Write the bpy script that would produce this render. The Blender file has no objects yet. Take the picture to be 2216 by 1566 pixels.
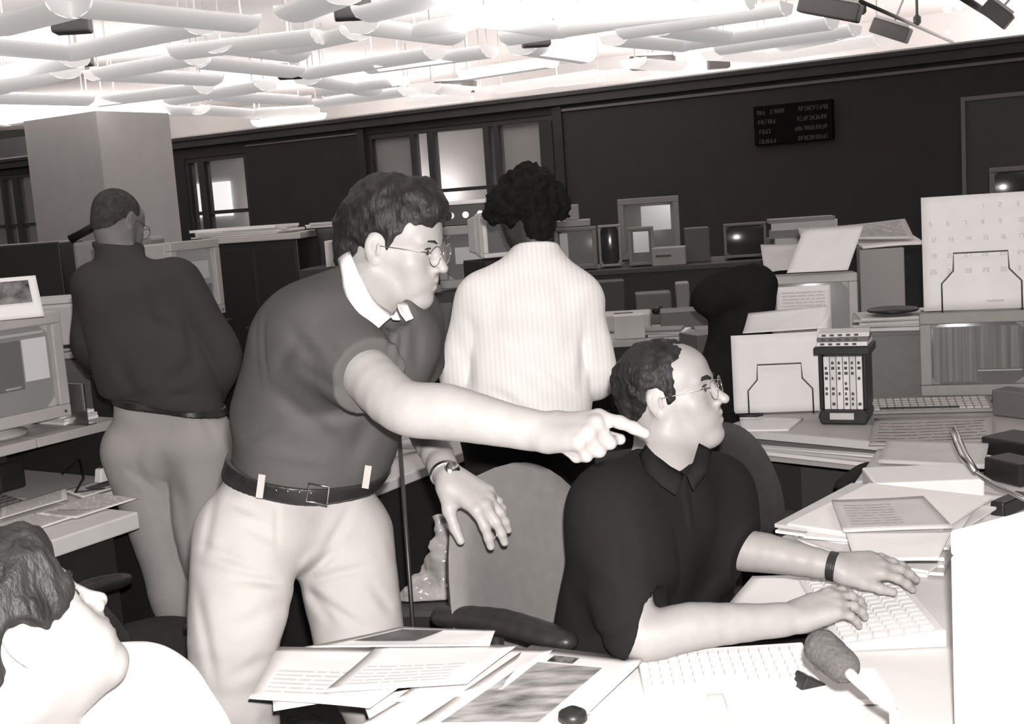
import bpy, math, random
import numpy as np
from mathutils import Vector, Matrix

# ---------------------------------------------------------------- camera, world, light, exposure
SC = bpy.context.scene
COL = SC.collection
FPX, CAMZ = 2600.0, 1.70
PITCH, ROLL = math.atan(353/2600), math.radians(4.0)
CAM = np.array([0.0, 0.0, CAMZ])
FWD = np.array([0, math.cos(PITCH), -math.sin(PITCH)])
_r0 = np.array([1.0, 0, 0]); _u0 = np.array([0, math.sin(PITCH), math.cos(PITCH)])
RGT = math.cos(ROLL)*_r0 - math.sin(ROLL)*_u0
UPV = math.sin(ROLL)*_r0 + math.cos(ROLL)*_u0
cd = bpy.data.cameras.new('camera'); cam = bpy.data.objects.new('camera', cd); COL.objects.link(cam)
cam.matrix_world = Matrix(((RGT[0], UPV[0], -FWD[0], 0), (RGT[1], UPV[1], -FWD[1], 0), (RGT[2], UPV[2], -FWD[2], CAMZ), (0, 0, 0, 1)))
cd.sensor_width = 36; cd.lens = FPX/2216*36; cd.clip_end = 100; cd.clip_start = 0.05
SC.camera = cam
w = bpy.data.worlds.new('world'); SC.world = w; w.use_nodes = True
w.node_tree.nodes['Background'].inputs[0].default_value = (1, .96, .94, 1)
w.node_tree.nodes['Background'].inputs[1].default_value = 0.035
SC.view_settings.view_transform = 'Standard'; SC.view_settings.look = 'None'
SC.view_settings.gamma = 1; SC.view_settings.exposure = 0.0
def add_light(name, typ, loc, energy, size=0.1, rot=None, size_y=None, color=(1, .965, .945)):
    l = bpy.data.lights.new(name, typ); l.energy = energy; l.color = color
    if typ == 'AREA':
        l.size = size
        if size_y: l.shape = 'RECTANGLE'; l.size_y = size_y
    else: l.shadow_soft_size = size
    o = bpy.data.objects.new(name, l); COL.objects.link(o); o.location = loc
    if rot: o.rotation_euler = rot
    return o
# the flash on the photographer's camera
fl = add_light('camera_flash', 'SPOT', tuple(CAM + UPV*0.08 + RGT*0.02 - FWD*0.02), 610, 0.018)
fl.data.spot_size = math.radians(86); fl.data.spot_blend = 0.5
fl.rotation_euler = (math.pi/2 - PITCH + math.radians(1.5), 0, 0)
# unseen area lights added below the tube fixtures to brighten slab and hall
for x, y, z, e in [(-6, 11, 3.0, 75), (1, 10, 3.0, 70), (6, 8, 3.0, 85), (-2, 4, 3.0, 80), (4, 2, 3.0, 80), (-6, 17, 3.25, 85), (0, 15, 3.25, 75), (-9, 25, 3.3, 150), (-3, 22.5, 3.3, 140), (3, 20, 3.3, 120), (8.5, 17, 3.3, 130), (-13, 20, 3.3, 140)]:
    add_light('unseen_fill_up', 'AREA', (x, y, z), e, 2.6, (math.pi, 0, 0))
for i, (x, y) in enumerate([(-6, 10), (1, 9), (-1, 14), (4, 5), (-4, 5)]):
    add_light('unseen_fill_down', 'AREA', (x, y, 3.1), 9, 1.6, (0, 0, 0), 0.3)

# ---------------------------------------------------------------- pixel helpers (pixel of the photograph -> point in the room)
def ray(x, y): return FWD + RGT*((x-1108)/FPX) - UPV*((y-783)/FPX)
def U(x, y, D): return CAM + ray(x, y)*D
def H(x, y, z):
    q = ray(x, y); return CAM + q*((z-CAMZ)/q[2])
def PX(m, D): return m*FPX/D
# wall frame: origin and axis along the far wall
WA = H(388, 300, 3.05); WB = H(2216, 80, 3.05)
EW = (WB-WA)/np.linalg.norm(WB-WA); EN = np.array([-EW[1], EW[0], 0])      # EN points away from the camera
RZ = math.atan2(EW[1], EW[0])
def W(x, y):
    q = ray(x, y); t = np.dot(WA-CAM, EN)/np.dot(q, EN); P = CAM+q*t
    return float(np.dot(P-WA, EW)), float(P[2])

# ---------------------------------------------------------------- materials
_M = {}
def mat(name, g, rough=0.6, var=0.0, scale=8.0, bump=0.0, bscale=60.0, metal=0.0, emit=0.0, spec=0.4, alpha=1.0, trans=0.0, stretch=None, sss=0.0):
    if name in _M: return _M[name]
    m = bpy.data.materials.new(name); m.use_nodes = True; nt = m.node_tree; b = nt.nodes['Principled BSDF']
    col = lambda v: (min(1, v*1.04), v*0.985, v*0.955, 1) if v < .5 else (min(1, v*1.01), v*0.975, v*0.962, 1)
    b.inputs['Base Color'].default_value = col(g); b.inputs['Roughness'].default_value = rough
    b.inputs['Metallic'].default_value = metal; b.inputs['Specular IOR Level'].default_value = spec
    if sss: b.inputs['Subsurface Weight'].default_value = sss; b.inputs['Subsurface Radius'].default_value = (.02, .012, .008); b.inputs['Subsurface Scale'].default_value = .4
    if trans: b.inputs['Transmission Weight'].default_value = trans
    if alpha < 1: b.inputs['Alpha'].default_value = alpha
    if emit: b.inputs['Emission Color'].default_value = col(1); b.inputs['Emission Strength'].default_value = emit
    tc = nt.nodes.new('ShaderNodeTexCoord'); mp = nt.nodes.new('ShaderNodeMapping'); nt.links.new(tc.outputs['Object'], mp.inputs[0])
    if stretch: mp.inputs['Scale'].default_value = stretch
    n = nt.nodes.new('ShaderNodeTexNoise'); n.inputs['Scale'].default_value = scale; n.inputs['Detail'].default_value = 5
    nt.links.new(mp.outputs[0], n.inputs['Vector'])
    r = nt.nodes.new('ShaderNodeValToRGB'); v = max(var, .03)
    r.color_ramp.elements[0].position = .3; r.color_ramp.elements[1].position = .7
    r.color_ramp.elements[0].color = col(g*(1-v)); r.color_ramp.elements[1].color = col(min(1, g*(1+v)))
    nt.links.new(n.outputs['Fac'], r.inputs[0]); nt.links.new(r.outputs[0], b.inputs['Base Color'])
    if bump:
        n2 = nt.nodes.new('ShaderNodeTexNoise'); n2.inputs['Scale'].default_value = bscale; n2.inputs['Detail'].default_value = 3
        nt.links.new(mp.outputs[0], n2.inputs['Vector'])
        bp = nt.nodes.new('ShaderNodeBump'); bp.inputs['Strength'].default_value = bump; bp.inputs['Distance'].default_value = .01
        nt.links.new(n2.outputs['Fac'], bp.inputs['Height']); nt.links.new(bp.outputs[0], b.inputs['Normal'])
    _M[name] = m; return m
def stripes(name, g1, g2, scale, axis='X', rough=.8, dist=0.0):
    m = mat(name, g1, rough); nt = m.node_tree; b = nt.nodes['Principled BSDF']
    wv = nt.nodes.new('ShaderNodeTexWave'); wv.bands_direction = axis; wv.inputs['Scale'].default_value = scale; wv.inputs['Distortion'].default_value = dist
    tc = nt.nodes.new('ShaderNodeTexCoord'); nt.links.new(tc.outputs['Object'], wv.inputs[0])
    r = nt.nodes.new('ShaderNodeValToRGB'); r.color_ramp.elements[0].color = (g1, g1*.96, g1*.94, 1); r.color_ramp.elements[1].color = (g2, g2*.96, g2*.94, 1)
    r.color_ramp.elements[0].position = .45; r.color_ramp.elements[1].position = .8
    nt.links.new(wv.outputs['Fac'], r.inputs[0]); nt.links.new(r.outputs[0], b.inputs['Base Color']); return m
SKIN = mat('skin', .285, .5, .04, 30, .06, 300, spec=.35)
SKIN2 = mat('skin_tan', .29, .5, .05, 30, .06, 300, spec=.35)
SKIND = mat('skin_dark', .045, .5, .05, 30, .06, 300)
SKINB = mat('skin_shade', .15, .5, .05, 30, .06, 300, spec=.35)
HAIR = mat('dark_hair', .016, .55, .5, 40, .35, 160, spec=.22, stretch=(1, 1, .35))
HAIRB = mat('black_hair', .008, .8, .5, 40, .4, 160, spec=.12)
HAIRC = mat('cropped_hair', .045, .8, .4, 60, .4, 300, spec=.2)
POLO = mat('grey_polo_knit', .072, .9, .05, 6, .15, 500, spec=.15)
POLOD = mat('black_polo_knit', .012, .9, .08, 6, .15, 500, spec=.12)
SHIRTD = mat('dark_shirt_cloth', .045, .9, .08, 5, .15, 400, spec=.12)
KHAKI = mat('khaki_cotton', .36, .85, .05, 6, .12, 400, spec=.15)
KHAKI2 = mat('khaki_cotton_far', .33, .85, .05, 6, .12, 400, spec=.15)
WHITEC = mat('white_cotton', .80, .85, .02, 6, .08, 300, spec=.15)
STRIPE = stripes('striped_white_shirt', .84, .785, 20, 'X', .85)
BLACKC = mat('black_cloth', .02, .9, .2, 10, .2, 200, spec=.1)
LEATHER = mat('black_leather', .02, .4, .2, 30, .1, 200, spec=.4)
METAL = mat('polished_metal', .6, .25, .05, 20, metal=1)
DMETAL = mat('dark_metal', .06, .4, .1, 20, metal=.6)
GLASS = mat('lens_glass', .9, .05, spec=.5, alpha=.06)
BEIGE = mat('beige_plastic', .42, .5, .03, 20, .05, 400)
BEIGEL = mat('light_beige_plastic', .66, .5, .02, 20, .05, 400)
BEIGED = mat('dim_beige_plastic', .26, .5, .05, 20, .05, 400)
PLASTW = mat('white_plastic', .78, .45, .02, 20)
BLACKP = mat('black_plastic', .018, .4, .1, 20, .05, 300)
GREYP = mat('grey_plastic', .13, .5, .05, 20, .05, 300)
PAPER = mat('white_paper', .80, .8, .02, 10, spec=.2)
PAPER2 = mat('grey_paper', .55, .8, .05, 10, spec=.2)
INK = mat('printed_ink', .08, .8, .2, 60)
INK2 = mat('pale_ink', .38, .8, .2, 60)
CHAIRF = mat('grey_chair_fabric', .19, .95, .06, 30, .25, 700, spec=.1)
CHAIRD = mat('dark_chair_fabric', .03, .95, .1, 30, .25, 700, spec=.1)
LAMIN = mat('grey_laminate', .40, .45, .04, 14)
LAMINL = mat('light_laminate', .62, .45, .03, 14)
DESKD = mat('dark_desk_panel', .02, .6, .1, 14)
CRT = mat('crt_glass_dark', .05, .12, .1, 4, spec=.6)

# ---------------------------------------------------------------- mesh builder
class MB:
    def __init__(s): s.v = []; s.f = []; s.m = []; s.cur = 0; s.M = Matrix.Identity(4)
    def add(s, vs, fs):
        o = len(s.v); s.v += [tuple(s.M @ Vector(p)) for p in vs]
        for f in fs: s.f.append(tuple(i+o for i in f)); s.m.append(s.cur)
        return s
    def at(s, loc=(0, 0, 0), rx=0, ry=0, rz=0):
        s.M = Matrix.Translation(loc) @ Matrix.Rotation(rz, 4, 'Z') @ Matrix.Rotation(ry, 4, 'Y') @ Matrix.Rotation(rx, 4, 'X'); return s
    def box(s, x0, x1, y0, y1, z0, z1):
        return s.add([(x0, y0, z0), (x1, y0, z0), (x1, y1, z0), (x0, y1, z0), (x0, y0, z1), (x1, y0, z1), (x1, y1, z1), (x0, y1, z1)],
                     [(0, 3, 2, 1), (4, 5, 6, 7), (0, 1, 5, 4), (1, 2, 6, 5), (2, 3, 7, 6), (3, 0, 4, 7)])
    def frus(s, a, b):                       # two rectangles (x0,x1,z0,z1,y): front a, back b
        q = []
        for (x0, x1, z0, z1, y) in (a, b): q += [(x0, y, z0), (x1, y, z0), (x1, y, z1), (x0, y, z1)]
        return s.add(q, [(0, 1, 2, 3), (7, 6, 5, 4), (0, 4, 5, 1), (1, 5, 6, 2), (2, 6, 7, 3), (3, 7, 4, 0)])
    def frame(s, x0, x1, z0, z1, t, y0, y1):
        s.box(x0, x1, y0, y1, z0, z0+t); s.box(x0, x1, y0, y1, z1-t, z1)
        s.box(x0, x0+t, y0, y1, z0+t, z1-t); return s.box(x1-t, x1, y0, y1, z0+t, z1-t)
    def lathe(s, prof, n=24, c=(0, 0, 0), cap=True):
        vs = []; fs = []
        for (r, z) in prof:
            for i in range(n): a = 2*math.pi*i/n; vs.append((c[0]+r*math.cos(a), c[1]+r*math.sin(a), c[2]+z))
        for j in range(len(prof)-1):
            for i in range(n): k = (i+1) % n; fs.append((j*n+i, j*n+k, (j+1)*n+k, (j+1)*n+i))
        if cap: fs.append(tuple(range(n))[::-1]); fs.append(tuple(range((len(prof)-1)*n, len(prof)*n)))
        return s.add(vs, fs)
    def tube(s, pts, r, n=8, closed=False):
        P = [Vector(p) for p in pts]; N = len(P); rs = r if isinstance(r, (list, tuple)) else [r]*N
        vs = []; fs = []; up = None
        for i in range(N):
            a = P[(i+1) % N] if (closed or i < N-1) else P[i]; b = P[i-1] if (closed or i > 0) else P[i]
            t = (a-b).normalized()
            if up is None: up = Vector((0, 0, 1)) if abs(t.z) < .9 else Vector((1, 0, 0))
            x = up.cross(t)
            if x.length < 1e-5: x = Vector((1, 0, 0)).cross(t)
            x.normalize(); y = t.cross(x); up = y
            for k in range(n): an = 2*math.pi*k/n; vs.append(tuple(P[i]+x*(rs[i]*math.cos(an))+y*(rs[i]*math.sin(an))))
        L = N if closed else N-1
        for i in range(L):
            j = (i+1) % N
            for k in range(n): l = (k+1) % n; fs.append((i*n+k, i*n+l, j*n+l, j*n+k))
        if not closed: fs.append(tuple(range(n))[::-1]); fs.append(tuple(range((N-1)*n, N*n)))
        return s.add(vs, fs)
    def prism(s, poly, y0, y1):              # polygon in x,z extruded along y
        n = len(poly); vs = [(x, y0, z) for x, z in poly]+[(x, y1, z) for x, z in poly]
        return s.add(vs, [tuple(range(n)), tuple(range(n, 2*n))[::-1]]+[(i, (i+n), (i+1) % n+n, (i+1) % n) for i in range(n)])
    def slab(s, poly, z0, z1):               # polygon in x,y extruded along z
        n = len(poly); vs = [(x, y, z0) for x, y in poly]+[(x, y, z1) for x, y in poly]
        return s.add(vs, [tuple(range(n))[::-1], tuple(range(n, 2*n))]+[(i, (i+1) % n, (i+1) % n+n, i+n) for i in range(n)])
    def grid(s, fn, nu, nv, th=0.0):         # surface fn(u,v) -> point ; th adds a second skin below
        vs = [fn(i/nu, j/nv) for j in range(nv+1) for i in range(nu+1)]
        q = lambda i, j: j*(nu+1)+i
        fs = [(q(i, j), q(i+1, j), q(i+1, j+1), q(i, j+1)) for j in range(nv) for i in range(nu)]
        if th:
            o = len(vs); vs += [(p[0], p[1], p[2]-th) for p in vs]
            fs += [tuple(k+o for k in f)[::-1] for f in fs]
            rim = [q(i, 0) for i in range(nu)]+[q(nu, j) for j in range(nv)]+[q(i, nv) for i in range(nu, 0, -1)]+[q(0, j) for j in range(nv, 0, -1)]
            fs += [(rim[k], rim[k]+o, rim[(k+1) % len(rim)]+o, rim[(k+1) % len(rim)]) for k in range(len(rim))]
        return s.add(vs, fs)
    def build(s, name, ms, parent=None, smooth=False, bevel=0.0, loc=None, rz=0.0, world=False):
        me = bpy.data.meshes.new(name)
        vs = s.v
        if world and parent is not None: L = parent.location; vs = [(a-L.x, b-L.y, c-L.z) for a, b, c in vs]
        me.from_pydata(vs, [], s.f)
        ms = ms if isinstance(ms, (list, tuple)) else [ms]
        for m in ms: me.materials.append(m)
        if len(ms) > 1: me.polygons.foreach_set('material_index', s.m)
        if smooth: me.polygons.foreach_set('use_smooth', [True]*len(me.polygons))
        me.update(); o = bpy.data.objects.new(name, me); COL.objects.link(o)
        if parent is not None: o.parent = parent
        if loc is not None: o.location = loc
        o.rotation_euler = (0, 0, rz)
        if bevel:
            b = o.modifiers.new('bevel', 'BEVEL'); b.width = bevel; b.segments = 2; b.limit_method = 'ANGLE'
        return o
def tag(o, label, cat, group=None, kind=None):
    o['label'] = label; o['category'] = cat
    if group: o['group'] = group
    if kind: o['kind'] = kind
    return o
def thing(name, label, cat, loc=(0, 0, 0), rz=0.0, group=None, rx=0.0, ry=0.0):
    o = bpy.data.objects.new(name, None); COL.objects.link(o); o.empty_display_size = .1
    o.location = tuple(float(a) for a in loc); o.rotation_euler = (rx, ry, rz); return tag(o, label, cat, group)
def struct(o): o['kind'] = 'structure'; return o
def dup(root, loc, rz=None, label=None, group=None):
    r = root.copy(); COL.objects.link(r); r.location = tuple(float(a) for a in loc)
    if rz is not None: r.rotation_euler[2] = rz
    if label: r['label'] = label
    if group: r['group'] = group
    for ch in list(root.children):
        c = ch.copy(); COL.objects.link(c); c.parent = r
        for g in list(ch.children):
            d = g.copy(); COL.objects.link(d); d.parent = c
    return r
# ---------------------------------------------------------------- implicit surfaces: smooth unions of round limbs, meshed by surface nets
F4 = np.float32
def V(*a): return np.array(a, dtype=float)
def nrm(v): v = np.asarray(v, float); return v/np.linalg.norm(v)
def lerp(a, b, t): return np.asarray(a)*(1-t)+np.asarray(b)*t
_rng = np.random.RandomState(5); _LAT = _rng.rand(32, 32, 32).astype(F4)*2-1
def vnoise(X, Y, Z):
    X, Y, Z = np.broadcast_arrays(X, Y, Z)
    xi = np.floor(X); yi = np.floor(Y); zi = np.floor(Z)
    fx = X-xi; fy = Y-yi; fz = Z-zi
    fx = fx*fx*(3-2*fx); fy = fy*fy*(3-2*fy); fz = fz*fz*(3-2*fz)
    xi = xi.astype(np.int32); yi = yi.astype(np.int32); zi = zi.astype(np.int32); o = 0
    for a in (0, 1):
        for b in (0, 1):
            for c in (0, 1):
                o = o+_LAT[(xi+a) & 31, (yi+b) & 31, (zi+c) & 31]*((fx if a else 1-fx)*(fy if b else 1-fy)*(fz if c else 1-fz))
    return o
class SDF:
    def __init__(s): s.ops = []
    def _u(s, fn, lo, hi, k, op='u'): s.ops.append((op, fn, np.minimum(lo, hi), np.maximum(lo, hi), k)); return s
    def cap(s, a, b, ra, rb=None, k=.02, fl=None, op='u'):
        a = np.asarray(a, float); b = np.asarray(b, float); rb = ra if rb is None else rb
        ab = b-a; L = max(float(ab@ab), 1e-9)
        def fn(X, Y, Z):
            px, py, pz = X-a[0], Y-a[1], Z-a[2]
            t = np.clip((px*ab[0]+py*ab[1]+pz*ab[2])/L, 0, 1)
            qx, qy, qz = px-t*ab[0], py-t*ab[1], pz-t*ab[2]; sc = 1.0
            if fl is not None:
                n, sc = fl; w_ = (qx*n[0]+qy*n[1]+qz*n[2])*(1/sc-1)
                qx, qy, qz = qx+n[0]*w_, qy+n[1]*w_, qz+n[2]*w_
            return (np.sqrt(qx*qx+qy*qy+qz*qz)-(ra+(rb-ra)*t))*(sc if sc < 1 else 1)
        R = max(ra, rb); return s._u(fn, np.minimum(a, b)-R, np.maximum(a, b)+R, k, op)
    def chain(s, pts, rs, k=.02, fl=None, n=4):
        P = [np.asarray(p, float) for p in pts]; rs = list(rs)
        Q = [2*P[0]-P[1]]+P+[2*P[-1]-P[-2]]; R = [rs[0]]+rs+[rs[-1]]; out = []; ro = []
        for i in range(1, len(Q)-2):
            for j in range(n):
                t = j/n; c = lambda q: .5*((2*q[i])+(-q[i-1]+q[i+1])*t+(2*q[i-1]-5*q[i]+4*q[i+1]-q[i+2])*t*t+(-q[i-1]+3*q[i]-3*q[i+1]+q[i+2])*t**3)
                out.append(c(Q)); ro.append(float(R[i]+(R[i+1]-R[i])*t))
        out.append(P[-1]); ro.append(rs[-1])
        for i in range(len(out)-1): s.cap(out[i], out[i+1], ro[i], ro[i+1], k if i == 0 else min(k, .012), fl)
        return s
    def ell(s, c, r, R=None, k=.02, op='u'):
        c = np.asarray(c, float); R = np.eye(3) if R is None else np.asarray(R, float)
        def fn(X, Y, Z):
            px, py, pz = X-c[0], Y-c[1], Z-c[2]
            q = [(px*R[0, i]+py*R[1, i]+pz*R[2, i])/r[i] for i in range(3)]
            k0 = np.sqrt(q[0]**2+q[1]**2+q[2]**2)+1e-6; k1 = np.sqrt((q[0]/r[0])**2+(q[1]/r[1])**2+(q[2]/r[2])**2)+1e-6
            return k0*(k0-1)/k1
        e = np.abs(R)@np.asarray(r, float); return s._u(fn, c-e, c+e, k, op)
    def plane(s, p, n, k=.004):              # keeps the side the normal points away from
        p = np.asarray(p, float); n = nrm(n); s.ops.append(('p', lambda X, Y, Z: (X-p[0])*n[0]+(Y-p[1])*n[1]+(Z-p[2])*n[2], None, None, k)); return s
    def crease(s, a, b, w, dep):             # a soft groove (dep>0) or ridge (dep<0) along a segment
        a = np.asarray(a, float); b = np.asarray(b, float); ab = b-a; L = float(ab@ab)
        def fn(X, Y, Z):
            px, py, pz = X-a[0], Y-a[1], Z-a[2]; t = (px*ab[0]+py*ab[1]+pz*ab[2])/L; tc = np.clip(t, 0, 1)
            d2 = (px-tc*ab[0])**2+(py-tc*ab[1])**2+(pz-tc*ab[2])**2
            return dep*np.exp(-d2/(w*w))*(1-.5*np.abs(2*tc-1)**2)
        return s._u(fn, np.minimum(a, b)-2.2*w, np.maximum(a, b)+2.2*w, 0, 'd')
    def fold(s, a, b, w, dep):               # a fold of the cloth along the line between two seen points (px, py, depth), pressed into the near side
        D = (a[2]+b[2])/2; wp = w*FPX/D; A = U(*a); B = U(*b); q = [U(a[0], a[1], D-.22), U(a[0], a[1], D+.16), U(b[0], b[1], D-.22), U(b[0], b[1], D+.16)]
        lo = np.min(q, 0)-2.2*w; hi = np.max(q, 0)+2.2*w; dx, dy = b[0]-a[0], b[1]-a[1]; L = dx*dx+dy*dy
        def fn(X, Y, Z):
            z = X*FWD[0]+Y*FWD[1]+(Z-CAMZ)*FWD[2]
            x = 1108+FPX*(X*RGT[0]+Y*RGT[1]+(Z-CAMZ)*RGT[2])/z-a[0]; y = 783-FPX*(X*UPV[0]+Y*UPV[1]+(Z-CAMZ)*UPV[2])/z-a[1]
            t = (x*dx+y*dy)/L; tc = np.clip(t, 0, 1); d2 = (x-tc*dx)**2+(y-tc*dy)**2
            return dep*(np.exp(-d2/(wp*wp))-.45*np.exp(-d2/(wp*wp*4)))*(1-.8*np.abs(2*tc-1)**2.5)*np.exp(-np.maximum(np.abs(z-D)-.12, 0)**2/.0016)
        return s._u(fn, lo, hi, 0, 'd')
    def cutcyl(s, p, n, R, L=.3):            # saws off what lies beyond the plane (p, n) within R of the axis
        p = np.asarray(p, float); n = nrm(n)
        def fn(X, Y, Z):
            x, y, z = X-p[0], Y-p[1], Z-p[2]; t = x*n[0]+y*n[1]+z*n[2]
            return np.maximum(-t, np.sqrt(np.maximum(x*x+y*y+z*z-t*t, 0))-R)
        q = p+n*L; return s._u(fn, np.minimum(p, q)-R, np.maximum(p, q)+R, .003, 's')
    def noise(s, amp, sc, lo=None, hi=None, st=(1, 1, 1), off=0):
        fn = lambda X, Y, Z: amp*vnoise(X*st[0]*sc+off, Y*st[1]*sc+off*1.7, Z*st[2]*sc+off*.6)
        s.ops.append(('n', fn, None, None, 0)); return s
    def field(s, lo, hi, h):
        lo = np.asarray(lo, float); n = np.ceil((np.asarray(hi)-lo)/h).astype(int)+1
        ax = [(lo[i]+h*np.arange(n[i])).astype(F4) for i in range(3)]
        d = np.full(n, .06, F4)
        for op, fn, l, u, k in s.ops:
            if l is None: i0 = np.zeros(3, int); i1 = n
            else:
                mg = max(k, 3*h)+.01; i0 = np.maximum(np.floor((l-mg-lo)/h).astype(int), 0); i1 = np.minimum(np.ceil((u+mg-lo)/h).astype(int)+1, n)
                if (i1 <= i0).any(): continue
            sl = tuple(slice(i0[j], i1[j]) for j in range(3)); X = ax[0][sl[0]][:, None, None]; Y = ax[1][sl[1]][None, :, None]; Z = ax[2][sl[2]][None, None, :]
            v = fn(X, Y, Z).astype(F4); a = d[sl]
            if op == 'u':
                if k > 0: hh = np.maximum(k-np.abs(a-v), 0)/k; d[sl] = np.minimum(a, v)-hh*hh*k*.25
                else: d[sl] = np.minimum(a, v)
            elif op in ('s', 'p'):
                b = -v if op == 's' else v
                if k > 0: hh = np.maximum(k-np.abs(a-b), 0)/k; d[sl] = np.maximum(a, b)+hh*hh*k*.25
                else: d[sl] = np.maximum(a, b)
            elif op in ('d', 'n'): d[sl] = a+v
        return lo, d
    def bounds(s):
        L = [o[2] for o in s.ops if o[0] == 'u']; Hh = [o[3] for o in s.ops if o[0] == 'u']
        return np.min(L, 0)-.05, np.max(Hh, 0)+.05
    def mesh(s, h, lo=None, hi=None, closed=True):
        a, b = s.bounds(); lo = a if lo is None else np.maximum(a, lo); hi = b if hi is None else np.minimum(b, hi)
        lo, d = s.field(lo, hi, h)
        return nets(d, lo, h)
def nets(d, lo, h):
    s = d < 0; C = [(0, 0, 0), (1, 0, 0), (0, 1, 0), (1, 1, 0), (0, 0, 1), (1, 0, 1), (0, 1, 1), (1, 1, 1)]
    nx, ny, nz = d.shape; sub = lambda A, c: A[c[0]:nx-1+c[0], c[1]:ny-1+c[1], c[2]:nz-1+c[2]]
    cnt = sum(sub(s, c).astype(np.int8) for c in C); mask = (cnt > 0) & (cnt < 8)
    I = np.argwhere(mask); N = len(I); idx = np.full(mask.shape, -1, np.int64); idx[mask] = np.arange(N)
    val = [d[I[:, 0]+c[0], I[:, 1]+c[1], I[:, 2]+c[2]] for c in C]
    acc = np.zeros((N, 3)); num = np.zeros(N)
    for a in range(8):
        for b in range(a+1, 8):
            if sum(abs(C[a][i]-C[b][i]) for i in range(3)) != 1: continue
            da, db = val[a], val[b]; m = (da < 0) != (db < 0); t = np.where(m, da/np.where(m, da-db, 1), 0)
            p = np.array(C[a], float)[None]+t[:, None]*(np.array(C[b], float)-np.array(C[a], float))[None]
            acc += p*m[:, None]; num += m
    Vt = (acc/num[:, None]+I)*h+lo; faces = []
    for ax in range(3):
        o1, o2 = [(1, 2), (2, 0), (0, 1)][ax]; e = [0, 0, 0]; e[ax] = 1
        A = s[:nx-e[0], :ny-e[1], :nz-e[2]]; B = s[e[0]:, e[1]:, e[2]:]; x = A != B
        J = np.argwhere(x); ok = (J[:, o1] > 0) & (J[:, o2] > 0) & (J[:, o1] < d.shape[o1]-1) & (J[:, o2] < d.shape[o2]-1); J = J[ok]
        ins = s[J[:, 0], J[:, 1], J[:, 2]]
        def g(a_, b_): K = J.copy(); K[:, o1] -= a_; K[:, o2] -= b_; return idx[K[:, 0], K[:, 1], K[:, 2]]
        q = np.stack([g(1, 1), g(0, 1), g(0, 0), g(1, 0)], 1); q[~ins] = q[~ins][:, ::-1]; faces.append(q)
    Fc = np.concatenate(faces) if faces else np.zeros((0, 4), int); Fc = Fc[(Fc >= 0).all(1)]
    return Vt, Fc
def sdf_obj(name, S, material, h, parent=None, loc=None, boxes=None, relax=1):
    """boxes: list of (lo, hi, h) meshed separately and merged into the one object"""
    parts = [S.mesh(h)] if boxes is None else [S.mesh(bh, bl, bu) for bl, bu, bh in boxes]
    vs = []; fs = []; o = 0
    for v, f in parts:
        for _ in range(relax):
            acc = np.zeros_like(v); c = np.zeros(len(v))
            for i in range(4): a, b = f[:, i], f[:, (i+1) % 4]; np.add.at(acc, a, v[b]); np.add.at(c, a, 1); np.add.at(acc, b, v[a]); np.add.at(c, b, 1)
            v = np.where(c[:, None] > 0, v*.5+.5*acc/np.maximum(c, 1)[:, None], v)
        vs.append(v); fs.append(f+o); o += len(v)
    v = np.concatenate(vs); f = np.concatenate(fs)
    L = np.array(loc if loc is not None else (parent.matrix_basis.translation if parent is not None else (0, 0, 0)), float); v = v-L
    me = bpy.data.meshes.new(name); me.vertices.add(len(v)); me.vertices.foreach_set('co', v.astype(F4).ravel())
    me.loops.add(len(f)*4); me.loops.foreach_set('vertex_index', f.astype(np.int32).ravel())
    me.polygons.add(len(f)); me.polygons.foreach_set('loop_start', np.arange(0, len(f)*4, 4, dtype=np.int32))
    me.update(calc_edges=True); me.validate()
    me.polygons.foreach_set('use_smooth', np.ones(len(me.polygons), bool)); me.materials.append(material)
    ob = bpy.data.objects.new(name, me); COL.objects.link(ob)
    if parent is not None: ob.parent = parent
    if loc is not None and parent is None: ob.location = tuple(L)
    return ob

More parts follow.
